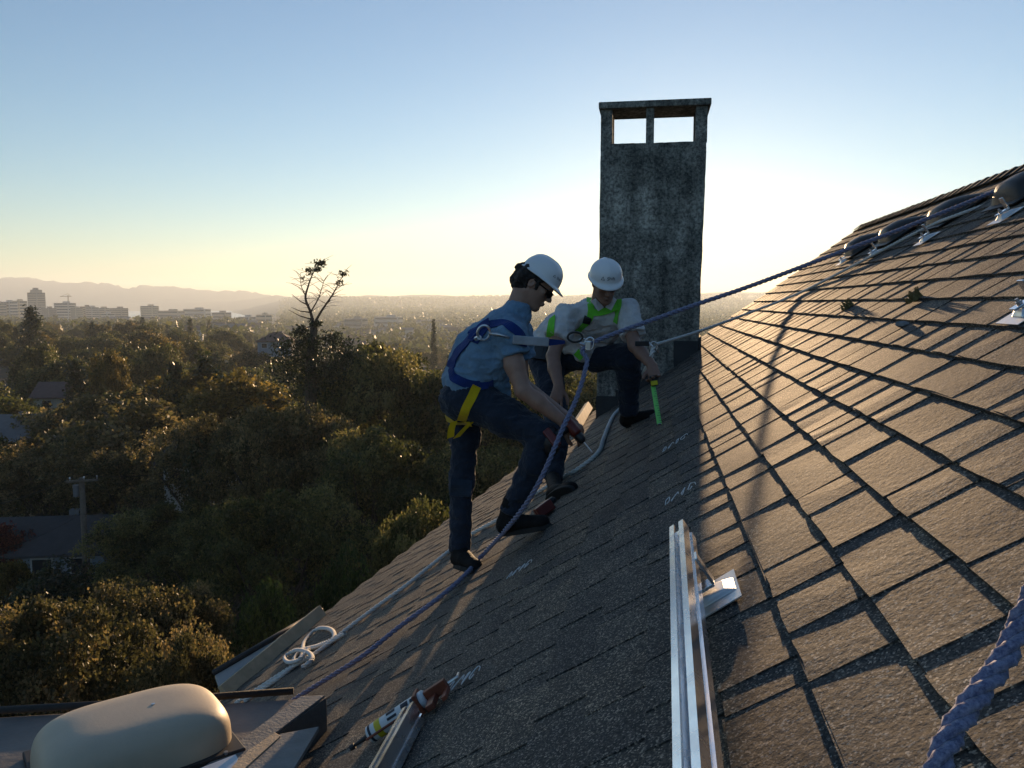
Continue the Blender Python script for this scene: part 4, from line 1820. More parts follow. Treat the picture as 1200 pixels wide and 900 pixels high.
# cordless drill in the hand of the man in blue --------------------------------
def make_drill(name, label, rear, front, grip_dir, grip_len=.12, bit=True, sc=1.0):
    e = empty(name, label, 'drill', rear)
    rear, front, g = Vector(rear), Vector(front), Vector(grip_dir).normalized()
    d = (front - rear).normalized()
    g = (g - d * g.dot(d)).normalized()
    sd = d.cross(g)
    Lb = .15 * sc
    def P(x, y=0, z=0):
        return d * x * sc + g * y * sc + sd * z * sc
    mb = MB()
    mb.tube([P(-.005), P(0), P(.03), P(.09), P(.105)], [.018 * sc, .028 * sc, .031 * sc, .03 * sc, .024 * sc], 16)
    mb.build('motor_housing', MAT['toolred'], e, smooth=True)
    mb = MB()
    mb.tube([P(.105), P(.112), P(.145), P(.158)], [.022 * sc, .024 * sc, .022 * sc, .010 * sc], 14)
    mb.build('chuck', MAT['black'], e, smooth=True)
    mb = MB()
    mb.tube([P(.045, .015), P(.04, .07), P(.03, grip_len)], [.022 * sc, .019 * sc, .021 * sc], 12)
    mb.build('handle', MAT['black'], e, smooth=True)
    mb = MB()
    mb.box(P(.04, grip_len + .02), .115 * sc, .045 * sc, .07 * sc, Matrix((d, g, sd)).transposed())
    mb.build('battery', MAT['toolred'], e, bevel=.008)
    if bit:
        mb = MB()
        mb.tube([P(.155), P(.16), P(.225), P(.23)], [.0035, .0035, .003, .001], 8)
        mb.build('bit', MAT['steel'], e)
    return e


make_drill('cordless_drill', 'dark red cordless drill held by the man in blue above the shingles',
           J(663, 492, 3.9), J(680, 513, 3.86), J(640, 521, 3.86) - J(664, 497, 3.9), .105, sc=.88)
dr2 = on_roof(628, 601, .034)
make_drill('cordless_drill', 'black and red cordless drill lying on the shingles by the boots',
           dr2, on_roof(660, 577, .034), on_roof(650, 606, .03) - on_roof(640, 592, .03), .07, bit=False, sc=.85)

# =================================================================== man in white
p2 = empty('person', 'man in grey-white shirt, lime harness and white hard hat crouching by the chimney', 'person', on_roof(735, 500))
hc = J(709, 331, 5.12)
Lh, Rh = head_frame(hc, (0.16, -0.83, -0.53), (0.03, -0.5, 0.86))
S = SDF()
add_head(S, Lh, Rh)
S.cone(Lh(0, -.035, -.07), J(702, 366, 5.36), .057, .066, .03)
shR, shL = J(667, 371, 5.3), J(732, 365, 5.32)
S.chain([J(700, 372, 5.38), J(680, 395, 5.55), J(655, 412, 5.65)], [.1, .1, .1], .03)
S.cone(shR, shL, .05, .05, .04)
elR, wrR = J(648, 418, 5.1), J(655, 452, 4.93)
S.chain([shR, J(655, 395, 5.2), elR], [.052, .05, .04], .02)
S.chain([elR, J(650, 432, 5.03), wrR], [.043, .041, .029], .015)
elL, wrL = J(744, 405, 5.1), J(764, 428, 4.95)
S.chain([shL, elL], [.05, .041], .02)
S.chain([elL, J(752, 414, 5.05), wrL], [.043, .04, .029], .015)
S.chain([J(645, 420, 5.6), J(647, 465, 5.41)], [.06, .045], .03)
S.chain([J(675, 415, 5.6), J(712, 417, 5.46)], [.06, .045], .03)
add_hand(S, wrR, J(650, 478, 4.86) - wrR, (.2, .8, .1), 1, (.22, .25, .3, .35), spread=.6, thumb=.15)
add_hand(S, wrL, J(768, 447, 4.88) - wrL, (-.4, -.75, .1), 1, (.8, .85, .9, .9), thumb=.75)
pchild(sdf_obj('body', S, .0055, MAT['skin2'], p2, None, 1, 'skin2'), p2)
S = SDF()
S.ell(Lh(0, -.03, .012), Rh, (.081, .088, .082), .02)
S.ell(Lh(0, .03, .05), Rh, (.066, .06, .03), .02, 's')
for s in (-1, 1):
    S.ell(Lh(.083 * s, -.008, -.016), Rh, (.022, .026, .034), .006, 's')
pchild(sdf_obj('hair', S, .006, MAT['hair'], p2, [(.003, 90)], 0), p2)
S = SDF()
for dx in (-.068, .068):
    S.chain([J(699, 378, 5.4) + Vector((dx * 1.1, 0, 0)), J(684, 393, 5.52) + Vector((dx, 0, 0)), J(668, 405, 5.66) + Vector((dx, 0, 0))], [.11, .112, .112], .05)
S.chain([J(690, 368, 5.5), J(655, 388, 5.72), J(640, 400, 5.78)], [.1, .11, .11], .05)
S.cone(shR, shL, .075, .075, .05)
S.cone(J(704, 362, 5.34), J(698, 376, 5.4), .075, .09, .03)
S.capped(shR + Vector((0, 0, .03)), J(652, 397, 5.19), .086, .08, .03)
S.capped(shL + Vector((0, 0, .03)), J(742, 393, 5.17), .082, .076, .03)
S.cone(J(680, 400, 5.45), J(683, 413, 5.42), .08, .06, .05)
S.cone(Lh(0, -.02, -.1), Lh(0, .0, -.03), .062, .062, .012, 's')
S.cone(Lh(0, .06, -.15), Lh(0, .08, -.08), .02, .05, .012, 's')
pchild(sdf_obj('shirt', S, .007, MAT['shirt2'], p2, [(.013, (15, 15, 24)), (.006, 42)], 1, 'p2'), p2)
# collar
mb = MB()
for s in (-1, 1):
    mb.add([Vector(Lh(s * .005, .055, -.155)), Vector(Lh(s * .062, .03, -.1)), Vector(Lh(s * .088, .02, -.125)), Vector(Lh(s * .045, .065, -.175)),
            Vector(Lh(s * .005, .059, -.157)), Vector(Lh(s * .062, .034, -.102)), Vector(Lh(s * .088, .024, -.127)), Vector(Lh(s * .045, .07, -.177))],
           [(0, 1, 2, 3), (7, 6, 5, 4), (0, 4, 5, 1), (1, 5, 6, 2), (2, 6, 7, 3), (3, 7, 4, 0)])
pchild(mb.build('collar', MAT['shirt2'], p2), p2)
S = SDF()
hipR, hipL = J(640, 420, 5.6), J(668, 414, 5.62)
S.chain([hipR, hipL], [.115, .11], .05)
S.chain([J(655, 405, 5.7), J(648, 425, 5.66)], [.11, .11], .05)
kL, anL = J(735, 419, 5.38), J(737, 484, 5.5)
S.chain([hipL, J(700, 417, 5.5), kL], [.108, .095, .077], .04)
S.capped(J(736, 422, 5.39), anL, .074, .062, .03)
S.chain([kL, J(737, 445, 5.43)], [.076, .071], .03)
kR, anR = J(655, 500, 5.22), J(648, 562, 5.03)
S.chain([hipR, J(645, 460, 5.42), kR], [.108, .088, .072], .04)
S.capped(J(655, 496, 5.23), anR, .071, .058, .03)
pchild(sdf_obj('jeans', S, .007, MAT['jeans'], p2, [(.010, (18, 18, 38)), (.005, 55)], 1, 'p2'), p2)
pchild(boot('boot', J(733, 501, 5.6), J(772, 489, 5.36), J(737, 480, 5.52), MAT['boot'], p2), p2)
pchild(boot('boot', on_roof(640, 588, .012), on_roof(672, 573, .012) + RD * -.0, J(648, 560, 5.02), MAT['boot'], p2), p2)
hat2, logo2 = make_hat(p2, Lh, Rh, rs=.108, bill=.03)
pchild(hat2, p2)
logo2(.0, .34, .95)
# lime harness
for nm, px_, wd in (('shoulder_strap', [(684, 338), (691, 350), (693, 362), (692, 372), (685, 380), (676, 388)], .042),
                    ('shoulder_strap', [(725, 344), (725, 356), (724, 368), (722, 378)], .045),
                    ('chest_strap', [(692, 366), (702, 367), (712, 364), (724, 360)], .042),
                    ('side_strap', [(648, 372), (646, 384), (645, 394)], .05),
                    ('hip_strap', [(676, 413), (683, 419)], .05)):
    pchild(ribbon(nm, 'p2', px_, wd, MAT['webgreen'], p2, .006), p2)
pchild(ribbon('strap_buckle', 'p2', [(689, 372), (686, 378)], .05, MAT['black'], p2, .011, .006), p2)
pchild(ribbon('tool_pouch', 'p2', [(626, 410), (640, 414), (655, 418)], .12, MAT['black'], p2, .004, .03), p2)
# measuring tape with a lime blade
tm = empty('measuring_tape', 'yellow and black tape measure with lime blade pulled out to the shingles', 'tape measure', J(766, 446, 4.86))
mb = MB()
mb.box((0, 0, 0), .045, .04, .062, Matrix.Rotation(-.15, 3, 'Y'))
mb.build('case', MAT['black'], tm, bevel=.01)
mb = MB()
mb.box((0, -.0215, -.012), .04, .005, .026, Matrix.Rotation(-.15, 3, 'Y'))
mb.build('case_band', MAT['tapeyel'], tm, bevel=.002)
b0 = J(765.5, 452, 4.86) - tm.location
b1 = on_roof(773, 497, .012) - tm.location
dd_ = (b1 - b0).normalized()
sd = Vector((1, 0, 0))
sd = (sd - dd_ * sd.dot(dd_)).normalized()
nn = sd.cross(dd_)
mb = MB()
cs_ = []
for P_ in (b0, b1):
    cs_ += [P_ + sd * x + nn * z for x, z in ((-.014, .003), (0, -.001), (.014, .003), (.014, .0045), (0, .0005), (-.014, .0045))]
mb.add(cs_, [(i, (i + 1) % 6, 6 + (i + 1) % 6, 6 + i) for i in range(6)] + [tuple(range(5, -1, -1)), tuple(range(6, 12))])
blade = mb.build('blade', MAT['tape'], tm)
mb = MB()
nb = 16
for k in range(nb):
    c_ = b0 + (b1 - b0) * ((k + .5) / nb)
    wdt = .011 if k % 4 else .02
    for sg in (-1, 1):
        mb.box(c_ + nn * -.0003 * sg + sd * (.013 - wdt / 2) - nn * .0012, wdt, .0014, .0006, Matrix((sd, dd_, nn)).transposed())
mb.build('graduation', MAT['ink'], blade)
mb = MB()
mb.box(b1 + nn * .002, .02, .003, .014, Matrix((sd, dd_, nn)).transposed())
mb.build('end_hook', MAT['steel'], tm)
# snap hook and black webbing at the chimney side
hk = empty('snap_hook', 'steel snap hook tying the white tether to black webbing by the chimney', 'hook', J(766, 405, 5.0))
mb = MB()
torus(mb, (0, 0, -.008), (1, 0, 0), (0, 0, 1), .022, .032, .0045)
mb.tube([(-.03, 0, .02), (.03, 0, -.045)], .006, 8)
mb.build('gate_loop', MAT['steel'], hk, smooth=True)
mb = MB()
mb.box((-.07, 0, .012), .085, .012, .03)
mb.build('webbing', MAT['black'], hk, bevel=.003)

# ------------------------------------------------------------------ terrain, sea, hills
def smooth01(t):
    t = np.clip(t, 0, 1)
    return t * t * (3 - 2 * t)


def gz(x, y):
    x, y = np.asarray(x, float), np.asarray(y, float)
    r = np.hypot(x, y)
    az = np.degrees(np.arctan2(x, y))
    left = smooth01((-az - 13) / 8)                       # 1 on the left (higher wooded shelf)
    left = np.where(np.abs(az) > 100, 0, left)
    zl = np.interp(r, [0, 12, 25, 45, 70, 110, 180, 300, 500, 900, 1500, 2300, 2700, 3000], [-10.5, -11, -14.5, -18.5, -21.5, -24, -23, -20.5, -24, -29, -31, -40, -60, -75])
    zr = np.interp(r, [0, 12, 25, 45, 70, 110, 180, 300, 500, 900, 1500, 2500, 3300, 4200, 5000, 7000], [-10.5, -11, -14.5, -18.5, -21.5, -25, -28, -31, -34, -38, -38, -36, -20, 10, 30, -10])
    z = zl * left + zr * (1 - left)
    p = np.stack([x / 60, y / 60, 0 * x], -1).reshape(-1, 3)
    p2 = np.stack([x / 700, y / 700, 0 * x], -1).reshape(-1, 3)
    nz = vnoise(p).reshape(z.shape) * 1.2 * np.clip(r / 60, 0, 1) + vnoise(p2).reshape(z.shape) * np.clip((r - 2500) / 2500, 0, 1) * 14 * (1 - left)
    return z + nz


def m_ground():
    t = NT('ground_vegetation')
    pos = t.coords('pos')
    n1 = t.noise(0.05, 6, 0.65, pos)
    n2 = t.noise(1.2, 5, 0.65, pos)
    c = t.ramp(n1.outputs[0], [(0.3, (0.02, 0.022, 0.011)), (0.55, (0.045, 0.04, 0.02)), (0.75, (0.075, 0.062, 0.035))])
    c = t.mix(0.6, c, t.ramp(n2.outputs[0], [(0.3, (0.45, 0.45, 0.45)), (0.7, (1.2, 1.2, 1.2))]), 'MULTIPLY')
    t.link(c, t.b.inputs['Base Color'])
    t.b.inputs['Roughness'].default_value = 0.95
    t.link(t.bump(n2.outputs[0], 0.6, 0.3), t.b.inputs['Normal'])
    return t.m


def m_water():
    t = NT('sea_water')
    pos = t.coords('pos')
    n = t.noise(0.02, 6, 0.6, pos)
    t.b.inputs['Base Color'].default_value = (0.03, 0.05, 0.06, 1)
    t.b.inputs['Roughness'].default_value = 0.25
    t.link(t.bump(n.outputs[0], 0.3, 2.0), t.b.inputs['Normal'])
    return t.m


MAT['ground'], MAT['water'] = m_ground(), m_water()
rads = np.concatenate([np.linspace(0, 60, 25)[1:], np.geomspace(64, 9000, 95)])
NA = 300
ang = np.linspace(0, 2 * math.pi, NA, endpoint=False)
X = np.concatenate([[0], (rads[:, None] * np.sin(ang)).ravel()])
Y = np.concatenate([[0], (rads[:, None] * np.cos(ang)).ravel()])
Z = gz(X, Y)
fs = [(0, 1 + (i + 1) % NA, 1 + i) for i in range(NA)]
for j in range(len(rads) - 1):
    b = 1 + j * NA
    fs += [(b + i, b + (i + 1) % NA, b + NA + (i + 1) % NA, b + NA + i) for i in range(NA)]
o = link('ground', mesh_np('ground', np.stack([X, Y, Z], 1), fs, [MAT['ground']], smooth=True))
tag(o, kind='structure')
mb = MB()
ns = 64
mb.add([(9200 * math.sin(2 * math.pi * i / ns), 9200 * math.cos(2 * math.pi * i / ns), -52) for i in range(ns)], [tuple(reversed(range(ns)))])
o = mb.build('sea', MAT['water'])
tag(o, kind='structure')
MAT['hill'] = plain('far_forest_slope', (0.032, 0.036, 0.022), 0.95, 0, 0.4, 0.01, coord='pos')


def hills(name, prof, D, depth, rough, seed, step=5):
    xs = np.array([p[0] for p in prof], float)
    ys = np.array([p[1] for p in prof], float)
    px = np.arange(xs[0], xs[-1] + step, step)
    py = np.interp(px, xs, ys)
    V = []
    rows = 9
    for j in range(rows):
        f = j / (rows - 1)
        for a, b in zip(px, py):
            Dj = D - depth + 2 * depth * f
            hgt = math.cos((f - .5) * math.pi) ** 1.3
            q = at(a, HORIZON, Dj)
            top = (HORIZON - b) / FPX * D + 52
            nz = vnoise(np.array([[a * .06, j * .9 + seed, 0.5]]))[0] * .5 + vnoise(np.array([[a * .2, j * 1.7 + seed, 1.5]]))[0] * .3
            V.append((q.x, q.y, -56 + (top + 4) * hgt * (1 + rough * nz * (hgt if j == rows // 2 else 1))))
    n = len(px)
    F = [(j * n + i, j * n + i + 1, (j + 1) * n + i + 1, (j + 1) * n + i) for j in range(rows - 1) for i in range(n - 1)]
    o = link(name, mesh_np(name, V, F, [MAT['hill']], smooth=True))
    tag(o, kind='structure')


hills('mountains', [(-200, 330), (-60, 327), (0, 325), (30, 326), (60, 330), (100, 332), (150, 336), (190, 336), (230, 339), (270, 340), (300, 344), (340, 350), (380, 355), (420, 358)], 6600, 700, .25, 1, 4)
hills('hills', [(100, 359), (130, 356), (180, 354), (230, 353), (270, 353), (300, 350), (325, 346), (345, 349), (370, 351), (400, 349), (430, 346), (460, 347), (495, 345), (520, 346), (560, 349), (600, 346), (660, 347), (700, 344), (760, 346), (820, 344), (850, 342), (890, 343), (960, 338), (1050, 345), (1200, 340), (1350, 346)], 5800, 400, .05, 2, 4)


# ------------------------------------------------------------------ foliage
def leaf_quads(P, size, r, tint, aspect=0.7, up=0.0):
    """random leaf-shaped quads at P"""
    n = len(P)
    a = r.normal(size=(n, 3))
    a /= np.linalg.norm(a, axis=1, keepdims=True)
    b = r.normal(size=(n, 3))
    b[:, 2] += up
    b -= a * (a * b).sum(1, keepdims=True)
    b /= np.linalg.norm(b, axis=1, keepdims=True) + 1e-9
    s = (size * r.uniform(0.6, 1.3, n))[:, None]
    V = np.stack([P - a * s * .5, P + b * s * .5 * aspect, P + a * s * .5, P - b * s * .5 * aspect], 1).reshape(-1, 3)
    F = np.arange(4 * n).reshape(-1, 4)
    return V, F, np.repeat(tint, 4)


def sphere_pts(n, r):
    v = r.normal(size=(n, 3))
    return v / np.linalg.norm(v, axis=1, keepdims=True)


def broad_tree(seed, H, R, clumps, tufts, leaves, leaf, trunk_f=.3, flat=.75, tuft_r=.5):
    """rounded broadleaf tree of height H, crown radius R: returns (crown mesh, trunk mesh)"""
    r = np.random.default_rng(seed)
    cz = H * (trunk_f + (1 - trunk_f) / 2)
    rz = H * (1 - trunk_f) / 2
    d = sphere_pts(clumps, r)
    d[:, 2] = np.where(d[:, 2] < -.35, -d[:, 2], d[:, 2])
    rad = r.uniform(.3, 1.12, clumps) ** .6
    C = d * rad[:, None] * np.array([R * .82, R * .82, rz * .85]) + [0, 0, cz]
    cr = R * r.uniform(.12, .3, clumps)
    Ps, Ts = [], []
    for i in range(clumps):
        q = sphere_pts(tufts, r)
        q[:, 2] = np.where(r.random(tufts) < .35, np.abs(q[:, 2]), q[:, 2])
        tp = C[i] + q * (cr[i] * r.uniform(.55, 1.05, tufts))[:, None] * [1, 1, flat]
        lp = np.repeat(tp, leaves, 0) + r.normal(size=(tufts * leaves, 3)) * leaf * tuft_r
        tint = np.clip(r.normal(.45, .2) + np.repeat(r.normal(0, .14, tufts), leaves) + r.normal(0, .2, tufts * leaves), 0, 1)
        Ps.append(lp)
        Ts.append(tint)
    V, F, T = leaf_quads(np.concatenate(Ps), leaf, r, np.concatenate(Ts))
    crown = mesh_np('crown', V, F, [MAT['oak']], attr=T)
    mb = MB()
    base_r = H * .022 + .05
    fork = H * trunk_f * .9
    lean = Vector((r.uniform(-.3, .3), r.uniform(-.3, .3), fork))
    mb.tube([(0, 0, -.6), (0, 0, .2), lean * .55, lean], [base_r * 1.5, base_r, base_r * .85, base_r * .75], 8)
    for i in r.permutation(clumps)[:min(clumps, 26)]:
        e = Vector(C[i])
        m1 = lean + (e - lean) * .5 + Vector((r.uniform(-.4, .4), r.uniform(-.4, .4), r.uniform(0, .5))) * R * .15
        mb.tube([lean, m1, e], [base_r * .5, base_r * .28, base_r * .08], 5, cap=False)
    trunk = bpy.data.meshes.new('trunk')
    trunk.from_pydata(mb.v, [], mb.f)
    trunk.materials.append(MAT['bark'])
    return crown, trunk


def conifer_tree(seed, H, R, n, leaf, power=1.0, base=.1):
    r = np.random.default_rng(seed)
    levels = 30
    Ps = []
    per = n // levels
    for k in range(levels):
        f = (k + r.uniform(0, 1)) / levels
        z = H * (base + (1 - base) * f)
        rad = R * (1 - f) ** power * r.uniform(.75, 1.15) + .05 * R
        nb = 7
        for b in range(nb):
            an = r.uniform(0, 2 * math.pi)
            L = rad * r.uniform(.6, 1.1)
            m = max(3, int(per / nb * (1.6 - 1.2 * f)))
            t = r.uniform(.15, 1, m) ** .7
            x = np.cos(an) * L * t + r.normal(0, .09 * R, m) * (t + .3)
            y = np.sin(an) * L * t + r.normal(0, .09 * R, m) * (t + .3)
            zz = z - L * .28 * t + r.normal(0, .02 * H, m)
            Ps.append(np.stack([x, y, zz], 1))
    P = np.concatenate(Ps)
    V, F, T = leaf_quads(P, leaf, r, np.clip(r.normal(.4, .22, len(P)), 0, 1), .45)
    crown = mesh_np('crown', V, F, [MAT['conifer']], attr=T)
    mb = MB()
    mb.tube([(0, 0, -.6), (0, 0, H * .5), (0, 0, H * .97)], [H * .022, H * .013, .02], 7)
    trunk = bpy.data.meshes.new('trunk')
    trunk.from_pydata(mb.v, [], mb.f)
    trunk.materials.append(MAT['bark'])
    return crown, trunk


PROTO = {
    'near_oak': [broad_tree(s, 8, 4.2, 60, 70, 12, .125, .3, .55, .75) for s in (1, 2)],
    'oak': [broad_tree(s, 10, 5, 84, 36, 12, .15, .3, .75, .7) for s in (3, 4, 5)],
    'broad': [broad_tree(s, 10, 4.2, 64, 28, 9, .27, .2, .85, .7) for s in (6, 7, 8)],
    'bush': [broad_tree(9, 4, 2.0, 70, 60, 6, .12, .08, 1.0, .6)],
    'conifer': [conifer_tree(s, 10, 2.6, 5200, .42, .9) for s in (10, 11)],
    'spire': [conifer_tree(12, 10, 1.5, 4200, .36, .7, .02)],
}
tree_n = {}


def plant(kind, x, y, H, width, label, group=None, mat=None, name=None, cat='tree', seed=0, z=None):
    """one tree: an Empty at its base, trunk and crown under it"""
    pr = PROTO[kind]
    crown, trunk = pr[seed % len(pr)]
    nat_h = {'near_oak': 8, 'bush': 4}.get(kind, 10)
    nat_w = {'near_oak': 8.4, 'oak': 10, 'broad': 8.4, 'bush': 4, 'conifer': 5.2, 'spire': 3.0}[kind]
    zz = float(gz(x, y)) if z is None else z
    e = empty(name or {'near_oak': 'oak_tree', 'oak': 'oak_tree', 'broad': 'broadleaf_tree', 'bush': 'evergreen_shrub', 'conifer': 'conifer_tree', 'spire': 'cypress_tree'}[kind], label, cat, (x, y, zz), group)
    e.rotation_euler.z = (seed * 2.399) % 6.283
    e.scale = (width / nat_w, width / nat_w, H / nat_h)
    link('trunk', trunk, e)
    c = link('crown', crown, e)
    if mat:
        c.material_slots[0].link = 'OBJECT'
        c.material_slots[0].material = MAT[mat]
    return e


def plant_px(kind, px, ytop, D, wpx, label, group=None, mat=None, seed=0, **kw):
    x = (px - 600) / FPX * D * 1.0
    p = at(px, ytop, D)
    g = float(gz(p.x, p.y))
    return plant(kind, p.x, p.y, max(2.5, p.z - g), wpx / FPX * D, label, group, mat, seed=seed, z=g, **kw)


# hand-placed nearer trees (pixel column, top row, distance, width in pixels)
NEAR = [
    ('near_oak', 40, 703, 17, 300, 'gold-tinged oak with leaf rosettes right behind the tan skylight dome', 'oak_brown'),
    ('near_oak', 172, 676, 21, 230, 'gold-tinged oak crown below the utility pole', 'oak_brown'),
    ('near_oak', 215, 745, 16, 190, 'low oak bough between the dome and the dark round shrub', 'oak_brown'),
    ('bush', 312, 686, 24, 105, 'dark green rounded evergreen shrub beside the pale eave panel', 'hedge'),
    ('bush', 402, 650, 27, 92, 'dark green rounded evergreen shrub half hidden by the roof edge', 'hedge'),
    ('near_oak', 505, 585, 24, 190, 'sun-rimmed oak bough just beyond the roof edge behind the legs', 'oak'),
    ('near_oak', 440, 402, 62, 220, 'broad oak right of the dead-topped conifer with sunlit leaf tips', 'oak'),
    ('near_oak', 548, 413, 60, 220, 'broad oak behind the man in blue with sunlit leaf tips', 'oak'),
    ('near_oak', 655, 438, 52, 230, 'broad oak showing between the two men', 'oak'),
    ('near_oak', 345, 468, 45, 210, 'broad oak below the dead-topped conifer', 'oak_brown'),
    ('near_oak', 440, 505, 38, 240, 'dark oak filling the hollow under the sunlit oaks', 'oak'),
    ('near_oak', 560, 515, 37, 230, 'dark oak directly behind the bent leg of the man in blue', 'oak'),
    ('near_oak', 330, 575, 31, 230, 'dark oak above the round evergreen shrubs', 'oak'),
    ('oak', 245, 490, 52, 190, 'brownish oak uphill of the dark cedar', 'oak_brown'),
    ('oak', 150, 503, 58, 200, 'brownish oak canopy behind the top of the utility pole', 'oak_brown'),
    ('oak', 60, 520, 62, 190, 'brownish oak canopy left of the utility pole', 'oak_brown'),
    ('near_oak', 190, 590, 42, 190, 'dark oak right of the utility pole shaft', 'oak'),
    ('near_oak', 262, 600, 38, 190, 'dark oak between the pole and the evergreen shrubs', 'oak'),
    ('conifer', 228, 522, 46, 70, 'dark dense cedar standing in the brownish oaks', 'conifer'),
    ('broad', 6, 612, 50, 70, 'red-leaved small tree at the shadowed bungalow', 'red'),
    ('bush', 70, 668, 40, 150, 'very dark hedge below the shadowed bungalow roof', 'conifer'),
    ('broad', 10, 655, 44, 60, 'yellow-green shrub under the red-leaved tree', 'golden'),
    ('conifer', 36, 360, 210, 60, 'tall dark fir standing highest before the city tower', 'conifer'),
    ('broad', 125, 414, 110, 62, 'golden rounded tree lit by low sun among dark trees', 'golden'),
    ('conifer', 240, 418, 95, 110, 'broad dark fir pair left of the golden maples', 'conifer'),
    ('conifer', 205, 425, 92, 80, 'dark fir leaning on the broad fir pair', 'conifer'),
    ('broad', 45, 405, 140, 66, 'olive tree catching sun on its right side', 'oak'),
    ('broad', 185, 402, 135, 60, 'olive tree behind the golden rounded tree', 'oak'),
    ('broad', 280, 430, 90, 50, 'small golden maple by the parking lot', 'golden'),
    ('broad', 300, 445, 85, 55, 'small russet maple beside the dead-topped conifer', 'oak_brown'),
    ('spire', 508, 375, 260, 16, 'tall dark poplar spire far out in the valley', 'conifer'),
    ('broad', 330, 490, 60, 70, 'dim green tree below the parking lot', 'green'),
]
for i, (kind, px, yt, D, wpx, lb, mt) in enumerate(NEAR):
    plant_px(kind, px, yt, D, wpx, lb, None, mt, seed=i)

# the dead-topped conifer
dt = empty('dead_topped_conifer', 'old conifer with bare forked top rising above the horizon', 'tree', (0, 0, 0))
DT = 58
DK = DT / 46
base = at(366, 470, DT)
dt.location = (base.x, base.y, float(gz(base.x, base.y)))


def dchild(o):
    o.matrix_parent_inverse = Matrix.Translation(-dt.location)
    return o


mb = MB()
mb.tube(spline([(base.x, base.y, dt.location.z - .5), at(364, 460, DT), at(366, 410, DT), at(368, 382, DT)], 3), [.34 * DK] * 4 + [.3 * DK] * 3 + [.2 * DK] * 3, 8)
rr2 = random.Random(5)


def stem(pts, r0, r1, n=5):
    q = spline([at(x, y, DT + dD) for x, y, dD in pts], 4)
    k = len(q)
    mb.tube(q, [DK * (r0 + (r1 - r0) * i / (k - 1)) for i in range(k)], 6)
    return q


s1 = stem([(368, 384, 0), (364, 366, 0), (358, 350, 0), (361, 336, 0), (366, 322, 0), (373, 310, 0)], .1, .02)
s2 = stem([(369, 378, 0), (377, 364, .3), (388, 348, .4), (396, 334, .4), (403, 320, .4)], .085, .015)
s3 = stem([(365, 364, 0), (373, 350, -.3), (377, 338, -.4), (380, 328, -.4)], .045, .012)
s4 = stem([(359, 348, 0), (353, 335, .2), (352, 320, .2)], .035, .01)
for stm, cnt in ((s1, 26), (s2, 24), (s3, 16), (s4, 10)):
    for _ in range(cnt):
        p = stm[rr2.randrange(4, len(stm))]
        sg = rr2.choice((-1, 1))
        e = p + DK * Vector((sg * rr2.uniform(.25, .9), rr2.uniform(-.5, .5), rr2.uniform(-.1, .55)))
        mb.tube([p, (p + e) / 2 + Vector((0, 0, .06)), e], [.018 * DK, .012 * DK, .006 * DK], 4, cap=False)
for (x0, y0, x1, y1) in ((362, 358, 342, 345), (363, 366, 341, 360), (364, 374, 338, 363), (366, 381, 336, 392), (366, 392, 340, 404), (368, 395, 398, 400), (368, 400, 412, 412), (366, 410, 330, 420)):
    a_, b_ = at(x0, y0, DT), at(x1, y1, DT + rr2.uniform(-.8, .8))
    mb.tube([a_, (a_ + b_) / 2 + Vector((0, 0, -.1)), b_], [.045 * DK, .028 * DK, .01 * DK], 5, cap=False)
dchild(mb.build('trunk', MAT['bark'], dt))
Ps = []
rg = np.random.default_rng(21)
for (x, y, rpx, n) in ((376, 308, 7, 130), (363, 318, 6, 70), (402, 321, 5, 60), (397, 331, 5, 50), (372, 316, 5, 60), (355, 326, 3, 20),
                       (352, 388, 10, 200), (370, 380, 7, 120), (362, 400, 18, 420), (390, 396, 12, 220), (340, 408, 20, 360), (400, 408, 20, 360), (368, 420, 34, 800), (345, 430, 28, 600), (395, 432, 26, 500), (366, 448, 40, 800), (410, 418, 12, 160)):
    c_ = np.array(at(x, y, DT)[:])
    rm = rpx / FPX * DT
    n = int(n * (1.1 if y < 380 else 1.5))
    Ps.append(c_ + rg.normal(size=(n, 3)) * rm * np.array([.5, .5, .33]))
Ps = np.concatenate(Ps)
V, F, T = leaf_quads(Ps, .26, rg, np.clip(rg.normal(.35, .22, len(Ps)), 0, 1), .4)
dchild(link('crown', mesh_np('crown', V, F, [MAT['conifer']], attr=T), dt))

# fill trees over the slope and shelf
fill = []
KINDS = [('broad', 'oak', 'olive-brown broadleaf tree among the suburban trees below the house', 'olive broadleaf trees across the suburb'),
         ('broad', 'green', 'dark green broadleaf tree among the suburban trees below the house', 'green broadleaf trees across the suburb'),
         ('conifer', 'conifer', 'dark conifer among the suburban trees below the house', 'conifers across the suburb'),
         ('broad', 'golden', 'golden autumn broadleaf tree among the suburban trees below the house', 'golden trees across the suburb'),
         ('broad', 'oak_brown', 'russet broadleaf tree among the suburban trees below the house', 'russet trees across the suburb')]
rt = random.Random(17)
tries = 0
taken = []
while len(fill) < 235 and tries < 9000:
    tries += 1
    D = math.exp(rt.uniform(math.log(62), math.log(480)))
    px = rt.uniform(-60, 690)
    p = at(px, HORIZON, D)
    sp = 5.5 + D * .016
    if any((p.x - q[0]) ** 2 + (p.y - q[1]) ** 2 < sp * sp for q in taken):
        continue
    if 65 < D < 105 and 285 < px < 345 or 95 < D < 125 and 300 < px < 345:
        continue
    taken.append((p.x, p.y))
    kd = rt.choices(KINDS, (34, 30, 18, 7, 11))[0]
    g = float(gz(p.x, p.y))
    H = rt.uniform(8.5, 15) * (1.15 if kd[0] == 'conifer' else 1)
    ycap = 366 if px < 290 else 384
    H = min(H, -(ycap + rt.uniform(0, 14) - HORIZON) / FPX * D - g)
    if H < 4:
        continue
    W = H * (rt.uniform(.42, .55) if kd[0] == 'conifer' else rt.uniform(.75, 1.05))
    fill.append((kd, p, H, W, g))
